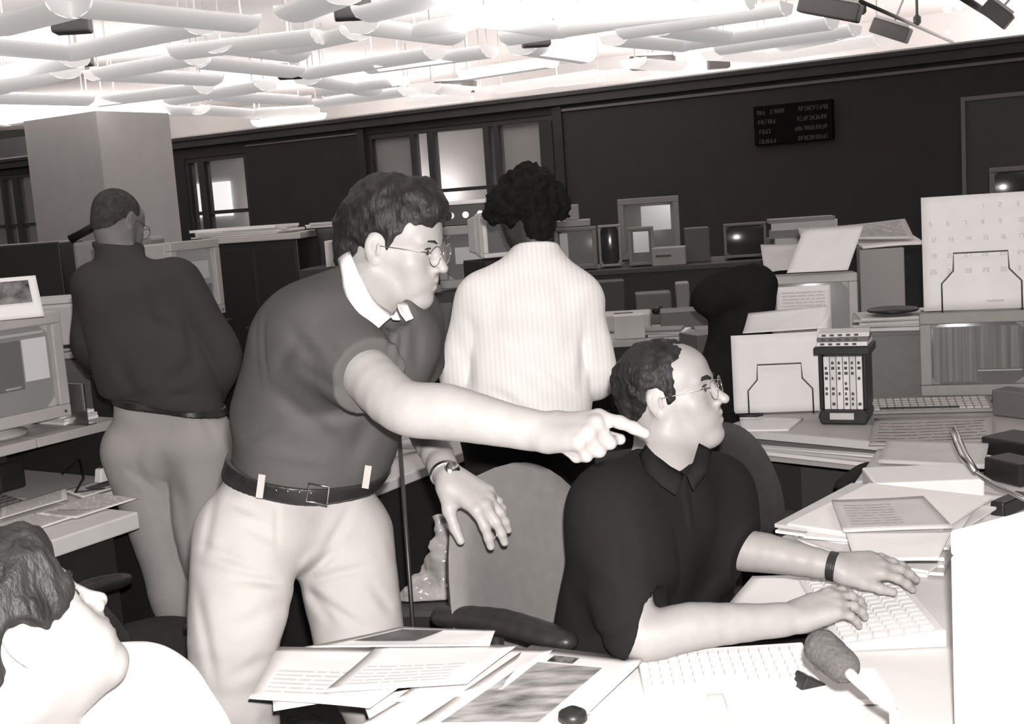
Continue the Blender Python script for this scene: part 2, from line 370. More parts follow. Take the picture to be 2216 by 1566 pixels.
# ---------------------------------------------------------------- anatomy
def headframe(c, yaw, pitch=0, tilt=0, sc=1.0):
    a = math.radians(yaw); p = math.radians(pitch); t = math.radians(tilt)
    f = V(math.cos(a)*math.cos(p), math.sin(a)*math.cos(p), math.sin(p)); z = V(-math.cos(a)*math.sin(p), -math.sin(a)*math.sin(p), math.cos(p))
    x = np.cross(f, z); x2 = x*math.cos(t)+z*math.sin(t); z2 = -x*math.sin(t)+z*math.cos(t)
    return (np.asarray(c, float), np.stack([x2, f, z2], 1), sc)
def hp(Fh, x, y, z): c, R, s = Fh; return c+R@(np.array([x, y, z])*s)
def head(S, Fh, neckbase, neckr=.058, nose=1.0, chin=1.0, slim=1.0):
    c, R, s = Fh; q = lambda x, y, z: hp(Fh, x, y, z)
    S.ell(q(0, -.014, .034), (.076*s, .098*s, .088*s), R, .01)
    S.ell(q(0, .022, -.02), (.064*s*slim, .070*s, .088*s), R, .03)
    S.ell(q(0, .047, .045), (.058*s, .046*s, .048*s), R, .03)
    for e in (-1, 1):
        S.cap(q(e*.050*slim, -.004, -.058), q(e*.018, .066, -.102), .016*s, .015*s, .035)
        S.cap(q(e*.052, .004, -.02), q(e*.047, .0, -.055), .018*s, .015*s, .03)
        S.ell(q(e*.040, .058, -.026), (.024*s, .024*s, .026*s), R, .022)
        S.cap(q(e*.010, .089, .021), q(e*.042, .074, .022), .0085*s, .008*s, .016)
        S.ell(q(e*.024, .064, -.062), (.026*s, .028*s, .03*s), R, .025)
        S.cap(q(e*.024, .104, .004), q(e*.037, .096, .003), .012*s, .012*s, .012, op='s')
        S.ell(q(e*.031, .0755, .002), (.0135*s, .0125*s, .0115*s), R, .006)
        S.cap(q(e*.020, .0850, .0085), q(e*.042, .0800, .0075), .0035*s, .003*s, .006)
        S.cap(q(e*.021, .0850, -.006), q(e*.041, .0795, -.0055), .0028*s, .0025*s, .006)
    S.ell(q(0, .074, -.100), (.021*s, .022*s*chin, .018*s), R, .022)
    S.cap(q(0, .060, -.104), q(0, .02, -.098), .014*s, .016*s, .03)
    S.cap(q(0, .084, .016), q(0, .096, -.006), .0085*s, .0085*s, .014)
    S.cap(q(0, .096, -.006), q(0, .096+.018*nose, -.030), .0085*s, .0105*s, .010)
    for e in (-1, 1): S.ell(q(e*.0125, .101, -.034), (.0075*s, .0105*s, .0075*s), R, .007)
    for e in (-1, 1): S.ell(q(e*.007, .108, -.0425), (.0035*s, .005*s, .0035*s), R, .003, op='s')
    S.ell(q(0, .082, -.058), (.026*s, .018*s, .022*s), R, .018)
    S.cap(q(-.017, .0905, -.0585), q(0, .0985, -.0560), .0052*s, .0065*s, .005); S.cap(q(.017, .0905, -.0585), q(0, .0985, -.0560), .0052*s, .0065*s, .005)
    S.cap(q(-.015, .090, -.0700), q(0, .0955, -.0715), .006*s, .0075*s, .005); S.cap(q(.015, .090, -.0700), q(0, .0955, -.0715), .006*s, .0075*s, .005)
    S.cap(q(-.026, .086, -.0640), q(0, .1020, -.0642), .0018*s, .0018*s, .003, op='s'); S.cap(q(.026, .086, -.0640), q(0, .1020, -.0642), .0018*s, .0018*s, .003, op='s')
    for e in (-1, 1):
        E = R@np.array([[math.cos(e*.35), 0, 0], [0, 1, 0], [0, 0, 1]])
        ax = np.stack([R@V(.90*e, .42, 0)*e, R@V(-.42*e, .90, .1)*e, R[:, 2]], 1)
        S.ell(q(e*.0765, -.012, -.002), (.0065*s, .0185*s, .0290*s), ax, .010)
        S.ell(q(e*.0745, -.006, -.028), (.0075*s, .0105*s, .0110*s), ax, .008)
        S.ell(q(e*.0840, -.006, -.000), (.0060*s, .0095*s, .0150*s), ax, .004, op='s')
        S.cap(q(e*.079, -.001, .004), q(e*.079, -.001, -.010), .0035*s, .004*s, .006)
    nb = np.asarray(neckbase, float)
    S.cap(q(0, -.030, -.045), nb, neckr*s, neckr*1.05, .03)
    S.cap(q(0, .010, -.085), lerp(q(0, .01, -.085), nb+(q(0, .02, 0)-q(0, 0, 0)), .8), .034*s, .038*s, .035)
def head_details(Fh, body, brow=True, iris=.0052, bt=1.0):
    c, R, s = Fh; rt = Matrix([list(R[0]), list(R[1]), list(R[2])]).to_4x4()
    for e in (-1, 1):
        m = MB(); p = hp(Fh, e*.031, .0868, .0015); d = R[:, 1]
        m.tube([p-d*.004, p+d*.0022], [.0066*s, .0052*s], 14)
        m.tube([hp(Fh, e*.0195, .0865, .0065), hp(Fh, e*.026, .0905, .0100), hp(Fh, e*.036, .0885, .0100), hp(Fh, e*.044, .0815, .0060)], [.0012*s, .0020*s, .0022*s, .0012*s], 6); m.build('eye', mat('iris_dark', .02, .2), body, True, world=True)
        if brow:
            m = MB(); pts = [hp(Fh, e*.012, .0985, .0200), hp(Fh, e*.024, .0965, .0250), hp(Fh, e*.038, .0885, .0255), hp(Fh, e*.050, .0760, .0190)]
            m.tube(pts, [.0038*s*bt, .0052*s*bt, .0048*s*bt, .0024*s*bt], 8); m.build('eyebrow', HAIR, body, True, world=True)
def glasses(Fh, body, wire=METAL, r=.024):
    s = Fh[2]
    g = MB()
    for e in (-1, 1):
        cx = e*.033; ring = [hp(Fh, cx+r*math.cos(a)*1.08, .108-.004*abs(math.cos(a))*(1 if math.cos(a)*e > 0 else 0), -.003+r*.86*math.sin(a)) for a in [2*math.pi*k/28 for k in range(28)]]
        g.tube(ring, .0011*s, 6, closed=True)
        g.tube([hp(Fh, e*.0585, .104, .006), hp(Fh, e*.072, .085, .007), hp(Fh, e*.0790, .02, .006), hp(Fh, e*.0795, -.004, .005), hp(Fh, e*.0775, -.022, -.012)], .0012*s, 6)
    g.tube([hp(Fh, -.010, .107, .004), hp(Fh, 0, .110, .007), hp(Fh, .010, .107, .004)], .0011*s, 6)
    o = g.build('spectacles', wire, body, True, world=True)
    m = MB()
    for e in (-1, 1):
        cx = e*.033; ring = [hp(Fh, cx+r*math.cos(a)*1.05, .107, -.003+r*.83*math.sin(a)) for a in [2*math.pi*k/24 for k in range(24)]]
        m.add(ring+[hp(Fh, cx, .1085, -.003)], [(k, (k+1) % 24, 24) for k in range(24)])
    mm = m.build('lens', GLASS, o, True)
    mm.data.transform(Matrix.Translation(-Vector(body.location)))
    return o
def hand(S, wrist, d, back, side, curls, spread=.12, thumb=(.75, .5, .25), sc=1.0, tips=None):
    """d: wrist->knuckles, back: out of the back of the hand, side: +1/-1 puts the thumb on cross(d, back)*side"""
    d = nrm(d); back = nrm(np.asarray(back)-d*np.dot(back, d)); lat = nrm(np.cross(d, back))*side; w = np.asarray(wrist, float)
    Kn = []
    for i, (lx, ly) in enumerate([(.027, .088), (.0085, .093), (-.0105, .088), (-.0275, .078)]):
        kn = w+d*ly*sc+lat*lx*sc+back*(.004-.0025*abs(i-1.2))*sc; Kn.append(kn)
        S.cap(w+lat*lx*.55*sc+d*.008*sc, kn, .0155*sc, .0115*sc, .016)
    S.cap(w+d*.02*sc-back*.006*sc+lat*.012*sc, w+d*.06*sc+lat*.012*sc-back*.008*sc, .017*sc, .013*sc, .02)
    S.cap(w+d*.02*sc-back*.006*sc-lat*.016*sc, w+d*.06*sc-lat*.018*sc-back*.006*sc, .015*sc, .013*sc, .02)
    for i, Lf in enumerate([.074, .082, .076, .060]):
        p = Kn[i]; ang = 0; a = (1-i*.75)*spread; dd0 = nrm(d*math.cos(a)+lat*math.sin(a)); r = [.0098, .0098, .0093, .0082][i]*sc; c = curls[i]
        for j, fr in enumerate((.46, .30, .24)):
            ang += c[j]; dd = dd0*math.cos(ang)-back*math.sin(ang); p2 = p+dd*Lf*fr*sc
            S.cap(p, p2, r*(1-.05*j), r*(.95-.08*j), .006 if j else .009); p = p2
    t0 = w+d*.018*sc+lat*.022*sc-back*.006*sc; out, fw, dn = thumb
    v1 = nrm(lat*out+d*fw-back*dn); t1 = t0+v1*.036*sc; v2 = nrm(v1+d*.45-back*.1); t2 = t1+v2*.034*sc; v3 = nrm(v2+d*.25); t3 = t2+v3*.026*sc
    S.cap(t0, t1, .0165*sc, .0125*sc, .02); S.cap(t1, t2, .0115*sc, .010*sc, .008); S.cap(t2, t3, .0100*sc, .0082*sc, .006)
def torso(S, ls, rs, lh, rh, neck, fr, rc=.105, rw=.098, rh_=.108, k=.07, fl=.86, belly=0.0):
    """two columns from shoulders to hips; fr = the way the chest faces"""
    ls, rs, lh, rh, neck, fr = map(lambda a: np.asarray(a, float), (ls, rs, lh, rh, neck, fr)); cs = (ls+rs)/2; ch = (lh+rh)/2; f = (nrm(fr), fl)
    for a, h_ in ((ls, lh), (rs, rh)):
        c1 = lerp(cs, a, .46)+(ch-cs)*.20; w1 = lerp(lerp(cs, a, .40), lerp(ch, h_, .42), .68); hh = lerp(ch, h_, .52)
        S.cap(c1, w1, rc, rw, k, f); S.cap(w1, hh, rw, rh_, k, f)
        S.cap(lerp(cs, a, .25)+(ch-cs)*.08, lerp(cs, a, .86)+(ch-cs)*.03, .068, .062, k)
    S.cap(neck, cs+(ch-cs)*.08, .062, .08, k); S.cap(lerp(neck, cs, .3), ls, .045, .055, .06); S.cap(lerp(neck, cs, .3), rs, .045, .055, .06)
    if belly: S.ell(lerp(cs, ch, .72)+nrm(fr)*.05, (.13, .13, .12), None, .08)
def bx(c, r): c = np.asarray(c, float); return c-r, c+r
# ---------------------------------------------------------------- the hall
CARPET = mat('dark_carpet', .035, .95, .3, 40, .3, 300, spec=.1)
WALLD = mat('dark_wall_panel', .047, .8, .06, 3, .03, 60, spec=.15)
WALLT = mat('dark_wall_header', .065, .6, .06, 3, spec=.2)
WALLG = mat('grey_wall_panel', .30, .8, .04, 3)
CEILM = mat('ceiling_paint', .82, .9, .03, 1.2, spec=.1)
PLASTER = mat('pale_plaster', .62, .9, .03, 4, .03, 60, spec=.1)
FIXW = mat('white_enamel', .85, .5, .03, 6, spec=.3)
FIXG = mat('grey_enamel', .20, .5, .05, 6)
DIFF = mat('lit_diffuser', .85, .5, .02, 6, emit=.36)
TUBEM = mat('lamp_tube', .9, .5, emit=5.0)
LITPANEL = mat('lit_back_window', .9, .5, emit=1.0)
PANE = mat('window_pane', .6, .05, spec=.5, alpha=.10)
m = MB(); m.box(-16, 14, -2.5, 30, -.1, 0); struct(m.build('floor', CARPET))
m = MB(); m.box(-16, 14, -2.5, 30, 4.2, 4.3); struct(m.build('ceiling', CEILM))
def wl(P): return tuple(float(a) for a in P)
S0, S1, ZT = -9.5, 17.5, 3.05
# the far wall, cut round its interior windows
m = MB()
holes = [(-6.2, -3.3, 1.0, 2.77), (0.05, 1.42, 1.0, 2.71), (3.86, 7.02, 1.0, 2.78)]
x = S0
for (a, b, z0, z1) in holes:
    m.box(x, a, 0, .18, 0, ZT); m.box(a, b, 0, .18, 0, z0); m.box(a, b, 0, .18, z1, ZT); x = b
m.box(x, S1, 0, .18, 0, ZT)
struct(m.build('wall_far', WALLD, loc=wl(WA), rz=RZ))
m = MB(); m.box(S0-6, S1, 6.5, 6.6, ZT-.05, 4.2); struct(m.build('wall_far_upper', CEILM, loc=wl(WA), rz=RZ))
m = MB(); m.box(S0-6, S1, .0, 6.5, ZT, ZT+.03); struct(m.build('ceiling_office', CEILM, loc=wl(WA), rz=RZ))
for o in bpy.data.objects:
    if o.name.startswith(('wall_far', 'ceiling_office')): o.location.z = 0
m = MB(); m.box(S0, S1, -.09, -.001, 2.88, 3.05); m.box(S0, S1, -.13, -.001, 2.99, 3.05); struct(m.build('trim_1', WALLT, loc=(WA[0], WA[1], 0), rz=RZ, bevel=.01))
m = MB(); m.box(7.15, S1, -.03, -.001, 2.80, 2.835); m.box(1.45, 3.8, -.02, -.001, 2.80, 2.825); struct(m.build('trim_2', mat('trim_pale', .17), loc=(WA[0], WA[1], 0), rz=RZ))
m = MB(); m.box(3.70, 3.84, -.05, -.001, 0, 2.87); m.box(7.04, 7.18, -.04, -.001, 0, 2.87); struct(m.build('trim_3', mat('trim_dark', .03), loc=(WA[0], WA[1], 0), rz=RZ))
# rooms behind the far wall
m = MB(); m.box(S0, 8.5, 3.2, 3.3, 0, ZT);  m.box(8.4, 8.5, .18, 3.2, 0, ZT); m.box(S0, S0+.1, .18, 3.2, 0, ZT); m.box(2.6, 2.7, .18, 3.2, 0, ZT)
struct(m.build('wall_back_office', PLASTER, loc=(WA[0], WA[1], 0), rz=RZ))
WPt = lambda s, n, z: WA*V(1, 1, 0)+EW*s+EN*n+UP0*z
UP0 = V(0, 0, 1)
for s, e in ((-6.5, 14), (-1.0, 18), (6.4, 22), (3.05, 20)): add_light('office_lamp', 'POINT', wl(WPt(s, 2.75, 1.9)), e, .12)
def winframe(n, a, b, z0, z1, mull, trans, t=.07, blind=None):
    m = MB(); m.frame(a, b, z0, z1, t, .02, .16)
    for x, w_ in mull: m.box(x-w_/2, x+w_/2, .02, .16, z0+t, z1-t)
    for (xa, xb, z, w_) in trans: m.box(xa, xb, .04, .14, z-w_/2, z+w_/2)
    o = struct(m.build('window_%d' % n, mat('window_frame_dark', .045, .5), loc=(WA[0], WA[1], 0), rz=RZ))
    m = MB(); m.box(a+t, b-t, .085, .092, z0+t, z1-t); m.build('pane', PANE, o)
    if blind:
        m = MB()
        for (xa, xb, za, zb) in blind: m.box(xa, xb, .12, .135, za, zb)
        m.build('blind', mat('blind_cloth', .34, .9), o)
winframe(1, -6.2, -3.3, 1.0, 2.77, [(-4.72, .10), (-4.35, .14)], [(-5.9, -3.4, 1.84, .06)])
winframe(2, .05, 1.42, 1.0, 2.71, [(.40, .15)], [(.2, 1.35, 1.81, .06)])
winframe(3, 3.86, 7.02, 1.0, 2.78, [(4.66, .07), (4.98, .10), (5.93, .09), (6.10, .08)], [(5.0, 7.0, 1.88, .05)], blind=[(3.93, 4.62, 1.0, 2.74), (6.16, 6.78, 1.0, 2.70)])
m = MB(); m.box(6.80, 7.0, .0, .1, 1.0, 2.7); struct(m.build('trim_4', WALLD, loc=(WA[0], WA[1], 0), rz=RZ))
m = MB(); m.box(-3.05, -2.05, 3.12, 3.19, 1.75, 2.42); o = struct(m.build('window_4', LITPANEL, loc=(WA[0], WA[1], 0), rz=RZ))
# framed dark panel at the right
t = thing('framed_board', 'dark board in a thin pale frame at the right end of the far wall', 'board', (WA[0]+EW[0]*12.3, WA[1]+EW[1]*12.3, 0), RZ)
m = MB(); m.frame(-.03, 2.3, 1.05, 2.47, .045, -.05, -.003); m.build('frame', mat('trim_pale', .17), t)
m = MB(); m.box(.015, 2.255, -.03, -.003, 1.095, 2.425); m.build('panel', mat('board_dark', .05, .5), t)
# the message board: four rows of dim unreadable characters
t = thing('message_board', 'small black message board with four rows of dim characters on the far wall', 'sign', (WA[0]+EW[0]*9.86, WA[1]+EW[1]*9.86, 0), RZ)
m = MB(); m.box(0, .97, -.07, -.003, 2.13, 2.60); m.build('case', mat('sign_black', .008, .9, spec=.05), t, bevel=.008)
m = MB(); R_ = random.Random(4)
rows = [((.05, .16, .02), (.22, .40, .03), (.56, .93, .04)), ((.06, .30, .03), (.54, .92, .035)), ((.07, .22, .03), (.51, .92, .04)), ((.06, .30, .03), (.55, .92, .035))]
for k, row in enumerate(rows):
    zc = 2.55-.115*k
    for (a, b, _) in row:
        x = a
        while x < b-.02:
            for (dx, dz, w_, h_) in R_.sample([(0, 0, .006, .05), (.018, 0, .006, .05), (0, .044, .024, .006), (0, 0, .024, .006), (0, .022, .024, .006)], 3): m.box(x+dx, x+dx+w_, -.075, -.0715, zc-.055+dz, zc-.055+dz+h_)
            x += .037
m.build('characters', mat('sign_glow', .10, .6, emit=.012), t)
# the square pillar
t_corner = U(235, 480, 16.0)*V(1, 1, 0)
m = MB(); m.box(-1.49, 0, 0, 1.27, 0, 3.22); struct(m.build('wall_pillar', mat('pillar_paint', .60, .85, .03, 4, spec=.1), loc=wl(t_corner), rz=RZ, bevel=.01))
# side and back walls, out of sight, that close the hall
m = MB(); m.box(-16, -15.9, -2.5, 30, 0, 4.2); struct(m.build('wall_left', WALLD))
m = MB(); m.box(13.9, 14, -2.5, 30, 0, 4.2); struct(m.build('wall_right', WALLD))
m = MB(); m.box(-16, 14, -2.6, -2.5, 0, 4.2); struct(m.build('wall_behind', WALLG))

# ---------------------------------------------------------------- ceiling fixtures
ZL = 3.35
def trough(L, r=.15):
    m = MB(); N = 12; vs = []; fs = []
    out = [(r*1.35*math.cos(math.pi+math.pi*i/N), r*.72*math.sin(math.pi+math.pi*i/N)) for i in range(N+1)]; inn = [(x*.93, z*.93) for x, z in out][::-1]
    prof = out+inn; n = len(prof)
    for y in (0, L): vs += [(x, y, z) for x, z in prof]
    for i in range(n): j = (i+1) % n; fs.append((i, j, n+j, n+i))
    m.add(vs, fs); return m
def light_fixture(p, q, label, hub=True):
    A, B = H(p[0], p[1], ZL), H(q[0], q[1], ZL); d = B-A; L = float(np.linalg.norm(d)); rz = math.atan2(d[1], d[0])-math.pi/2
    t = thing('ceiling_light', label, 'ceiling light', (A[0], A[1], ZL), rz, 'long tube lights under the ceiling')
    t.empty_display_size = .3
    trough(L).build('diffuser', DIFF, t, True)
    m = MB(); m.tube([(0, .08, .02), (0, L-.08, .02)], .02, 8); m.build('lamp_tube', TUBEM, t, True)
    for y in (0, L):
        m = MB(); m.prism([(-.20, 0), (-.15, -.075), (0, -.11), (.15, -.075), (.20, 0), (.20, .02), (-.20, .02)], y-.01, y+.01); m.build('end_cap', DIFF, t)
    for y in (.04, L-.04): m = MB(); m.tube([(0, y, .03), (0, y, 4.2-ZL)], .009, 6); m.build('hanging_rod', FIXW, t, True)
    return t
BEAMS = [((1700, 92), (1820, 66)), ((150, 107), (430, 48)), ((0, 48), (150, 8)), ((165, 5), (530, 42)), ((-60, 88), (140, 105)), ((-40, 192), (140, 148)), ((385, 105), (690, 70)), ((205, 152), (460, 166)), ((228, 150), (420, 118)), ((20, 255), (195, 228)), ((245, 228), (415, 236)),
         ((215, 213), (440, 184)), ((-20, 205), (185, 211)), ((375, 210), (575, 178)), ((425, 125), (630, 148)), ((430, 232), (555, 242)), ((545, 240), (690, 232)), ((665, 152), (940, 108)), ((785, 48), (975, 74)), ((665, 165), (800, 192)), ((800, 140), (1060, 104)),
         ((695, 218), (880, 192)), ((880, 214), (1020, 203)), ((930, 186), (1045, 192)), ((1010, 156), (1190, 128)), ((1130, 98), (1260, 118)), ((1010, 25), (1220, 2)), ((1035, 30), (1215, 60)), ((1220, 52), (1620, -4)), ((1350, 62), (1700, 10)), ((1240, 22), (1480, -22)),
         ((1490, 88), (1800, 42)), ((1560, 100), (1850, 58)), ((1650, 118), (1905, 80)), ((1330, 78), (1478, 92)), ((1370, 130), (1460, 138)), ((1080, 188), (1300, 155)), ((1200, 172), (1410, 148)), ((1545, 112), (1645, 118)), ((640, 20), (740, -20)), ((-60, 250), (10, 258)), ((560, 262), (690, 246)), ((800, 20), (960, -20)),
         ((620, 95), (770, 62)), ((0, 150), (160, 122)), ((450, 200), (650, 212)), ((700, 190), (870, 168)), ((470, 90), (640, 112)), ((890, 60), (1010, 40)), ((1100, 75), (1330, 40)), ((1430, 55), (1560, 75))]
desc = ['in the near left corner of the ceiling', 'over the pillar', 'above the windows', 'above the bushy haired man', 'over the middle of the far wall', 'at the right end of the rows']
_cnt = {}; _bl = sorted(BEAMS, key=lambda b: b[0][0]+b[1][0])
ORD = ['first', 'second', 'third', 'fourth', 'fifth', 'sixth', 'seventh', 'eighth', 'ninth', 'tenth', 'eleventh', 'twelfth']
for p, q in _bl:
    cx = (p[0]+q[0])/2; cy = (p[1]+q[1])/2
    row = 'top row' if cy < 45 else 'second row' if cy < 95 else 'third row' if cy < 150 else 'row nearest the far wall' if cy < 205 else 'lowest row by the pillar'
    side = 'left' if cx < 560 else 'middle' if cx < 1080 else 'right'
    k = _cnt[(row, side)] = _cnt.get((row, side), 0)+1
    light_fixture(p, q, 'long white ceiling tube light, %s, %s part, %s from the left' % (row, side, ORD[k-1]))
# dark box spots and rails
def spot_box(px, py, yaw, label, w_=.46, h_=.20, z=ZL+.02, roll=0):
    P = H(px, py, z); t = thing('spotlight', label, 'spotlight', wl(P), yaw, 'dark box spotlights under the ceiling', ry=roll)
    m = MB(); m.box(-w_/2, w_/2, -.1, .1, -h_/2, h_/2); m.build('housing', FIXG, t, bevel=.02)
    m = MB(); m.box(-w_/2+.02, w_/2-.02, -.115, -.1, h_/2, h_/2+.03); m.build('visor', FIXW, t)
    m = MB(); m.tube([(0, 0, h_/2), (0, 0, 4.2-z)], .014, 6); m.build('stem', FIXW, t)
for a in [(155, 52, .1, 'left of the row above the pillar, nearest'), (165, 127, .1, 'just above the pillar'), (765, 20, .15, 'at the top edge above the pointing man'), (628, 157, .1, 'between the pillar and the windows'), (1160, 86, .1, 'above the bushy haired man'), (1555, 137, .0, 'tiny, close to the far wall above the message board')]:
    spot_box(a[0], a[1], a[2], 'dark box spotlight '+a[3], .30 if a[0] != 765 else .33, .15 if a[0] != 765 else .17)
for a in [(1796, 18, -.5, .30, 'big tilted grey box spotlight at the top edge, right of the tube rows', .62), (1928, 66, -.55, .42, 'tilted grey box spotlight below and right of the biggest one', .46), (2158, 30, -.5, .75, 'steeply tilted grey box spotlight nearest the right edge', .34), (985, 189, -.3, .04, 'long grey box spotlight over the bushy haired man, close to the wall', .62), (1412, 136, -.3, .06, 'long grey box spotlight left of the message board, close to the wall', .6)]:
    spot_box(a[0], a[1], a[2], a[4], a[5], .18, ZL+.02, a[3])
for (p, q, lab) in [((1838, -8), (2068, 94), 'thin conduit running down to the far wall, between the grey spotlights'), ((2070, -14), (2195, 66), 'thicker rail beside the rightmost grey spotlight')]:
    A, B = H(p[0], p[1], 3.5), H(q[0], q[1], 3.5); B = lerp(A, B, .96); m = MB(); m.tube([A-A, B-A], .022 if p[0] < 2000 else .04, 8); o = m.build('ceiling_rail', mat('rail_grey', .12, .4), None, True, loc=wl(A)); tag(o, lab, 'rail')
for (px, py) in ((1866, 12), (1985, 35)):
    A = H(px, py+20, 3.5); m = MB(); m.tube([(0, 0, 0), (0, 0, .7)], .018, 6); m.lathe([(.02, .0), (.05, .03), (.05, .1), (.02, .13)], 10); o = m.build('hanging_rod', mat('rail_grey', .12, .4), None, True, loc=wl(A)); tag(o, 'dark rod hanging at the top right, %s of the two' % ('left' if px < 1900 else 'right'), 'rod')
for (px, py, r_) in ((2050, 18, .055), (2076, 16, .036), (2052, 70, .035)):
    A = H(px, py, 3.6); m = MB(); m.lathe([(.01, -r_), (r_*.7, -r_*.7), (r_, 0), (r_*.7, r_*.8)], 14); o = m.build('bare_lamp', mat('lamp_bulb', .9, .5, emit=4), None, True, loc=wl(A)); tag(o, 'bright round lamp at the top right, ' + {2050: 'largest', 2076: 'right beside the largest', 2052: 'below the other two'}[px], 'lamp')
# ---------------------------------------------------------------- desks and what stands on them
def rot(rz, x, y): return V(x*math.cos(rz)-y*math.sin(rz), x*math.sin(rz)+y*math.cos(rz), 0)
def anchor(P, rz, ox, oy): return P-rot(rz, ox, oy)        # so that the local point (ox, oy) lands on P
E1Z = RZ; E2Z = RZ+math.pi/2                                # the two directions of the room
SCR_D = mat('screen_dark', .04, .15, .1, 4, spec=.6); SCR_G = mat('screen_grey', .12, .2, .05, 4, emit=.10, spec=.4); SCR_L = mat('screen_window', .25, .2, .03, 6, emit=.13)
SCR_B = mat('screen_bright', .35, .2, .03, 6, emit=.22); SCR_M = mat('screen_mid', .08, .2, .05, 6, emit=.05)
def crt(label, P, rz, w_=.40, h=.36, d=.38, m_=None, scr=None, win=(), base=True, bez=.045, foot=.05, rx=0.0, name='monitor', cat='monitor', group=None):
    """picture tube monitor; local origin bottom centre of the front, front towards -y"""
    m_ = m_ or BEIGE; scr = scr or SCR_G; t = thing(name, label, cat, wl(P), rz, group, rx)
    m = MB(); z0 = foot
    m.frus((-w_/2, w_/2, z0, z0+h, .03), (-w_/2+.01, w_/2-.01, z0+.01, z0+h-.005, d*.45)); m.frus((-w_/2+.012, w_/2-.012, z0+.015, z0+h-.01, d*.45), (-w_*.33, w_*.33, z0+h*.12, z0+h*.86, d))
    m.build('body', m_, t, bevel=.008)
    m = MB(); m.frame(-w_/2, w_/2, z0, z0+h, bez, 0, .035); m.build('bezel', m_, t, bevel=.005)
    m = MB(); a, b = w_/2-bez, h-2*bez
    m.grid(lambda u, v: (-a+2*a*u, .012+.022*((2*u-1)**2+(2*v-1)**2)*.5, z0+bez+b*v), 8, 8); s_ = m.build('screen', scr, t, True)
    for k, (x0, x1, y0, y1, mm) in enumerate(win):
        m = MB(); m.box(-a+2*a*x0, -a+2*a*x1, .004, .0065, z0+bez+b*y0, z0+bez+b*y1); m.build('screen_image', mm, t)
    m = MB(); m.tube([(w_/2-bez*.6, -.004, z0+bez*.45), (w_/2-bez*.6, .004, z0+bez*.45)], .006, 10); m.build('button', mat('button_dark', .1), t)
    if base: m = MB(); m.lathe([(min(.13, w_*.36), 0), (min(.13, w_*.36), .012), (.07, .03), (.07, foot)], 24, (0, d*.42, 0)); m.build('foot', m_, t, True)
    return t
def keyboard(label, P, rz, w_=.46, d=.18, m_=None, km=None, rows=5, cols=15, h=.022):
    m_ = m_ or BEIGE; km = km or BEIGEL; t = thing('keyboard', label, 'keyboard', wl(P), rz)
    m = MB(); m.prism([(-d/2, 0), (d/2, 0), (d/2, h+.012), (-d/2, h*.6)], -w_/2, w_/2); k = m.v; m.v = [(y, x, z) for x, y, z in k]; m.f = [f[::-1] for f in m.f]; m.build('case', m_, t, bevel=.004)
    m = MB(); kd = (d-.03)/rows
    for r_ in range(rows):
        n = cols if r_ else 7; kw = (w_-.03)/cols; x = -w_/2+.015
        for c_ in range(cols):
            if r_ == 0 and 4 <= c_ <= 8:
                if c_ == 4: xx0, xx1 = x+kw*4, x+kw*9
                else: continue
            else: xx0, xx1 = x+kw*c_, x+kw*(c_+1)
            y0 = -d/2+.012+kd*r_; z = h*.6+(y0+d/2)/d*(h*.4+.012); m.frus((xx0+.001, xx1-.001, 0, 1, 0), (xx0+.001, xx1-.001, 0, 1, 0)) if False else None
            m.add([(xx0+.001, y0+.001, z-.002), (xx1-.001, y0+.001, z-.002), (xx1-.001, y0+kd-.002, z), (xx0+.001, y0+kd-.002, z), (xx0+.003, y0+.003, z+.007), (xx1-.003, y0+.003, z+.007), (xx1-.003, y0+kd-.005, z+.009), (xx0+.003, y0+kd-.005, z+.009)], [(4, 5, 6, 7), (0, 1, 5, 4), (1, 2, 6, 5), (2, 3, 7, 6), (3, 0, 4, 7)])
    o = m.build('keys', km, t); o['kind'] = 'stuff'; return t
def sheet(label, corners, z=0, th=.0015, curl=.0, m_=None, name='paper_sheet', cat='paper', lines=None, seed=1, group=None, n=10, marks=None):
    """a sheet of paper through four world points (a, b, c, d counter-clockwise), slightly curled, with its printed lines"""
    a, b, c, d = [np.asarray(p, float) for p in corners]; o3 = (a+b+c+d)/4; t = thing(name, label, cat, wl(o3), 0, group); R_ = random.Random(seed); ph = R_.random()*6
    nn = nrm(np.cross(b-a, d-a)); fn = lambda u, v, e=0.0: tuple(lerp(lerp(a, b, u), lerp(d, c, u), v)-o3+nn*(e+curl*(.5*math.sin(3*u+ph)*math.cos(2.5*v+ph)+(max(abs(2*u-1), abs(2*v-1))**3)*.6)))
    m = MB(); m.grid(lambda u, v: fn(u, v), n, n); o = m.build('sheet', m_ or PAPER, t, True); sm = o.modifiers.new('thick', 'SOLIDIFY'); sm.thickness = max(th, .001); sm.offset = -1
    if lines:
        m = MB(); u0, u1, v0, v1, k, mm = lines
        for i in range(k):
            v = v1-(v1-v0)*(i+.5)/k; hh = (v1-v0)/k*.20; u = u0
            while u < u1-.02:
                e = min(u1, u+R_.uniform(.05, .25)); q = [fn(u, v-hh, .0022), fn(e, v-hh, .0022), fn(e, v+hh, .0022), fn(u, v+hh, .0022)]; m.add(q, [(0, 1, 2, 3)]); u = e+.02
        m.build('print', mm, t)
    if marks:
        for (u0, u1, v0, v1, mm, nm) in marks:
            m = MB(); m.grid(lambda u, v: fn(u0+(u1-u0)*u, v0+(v1-v0)*v, .0026), 8, 8); m.build(nm, mm, t, True)
    return t
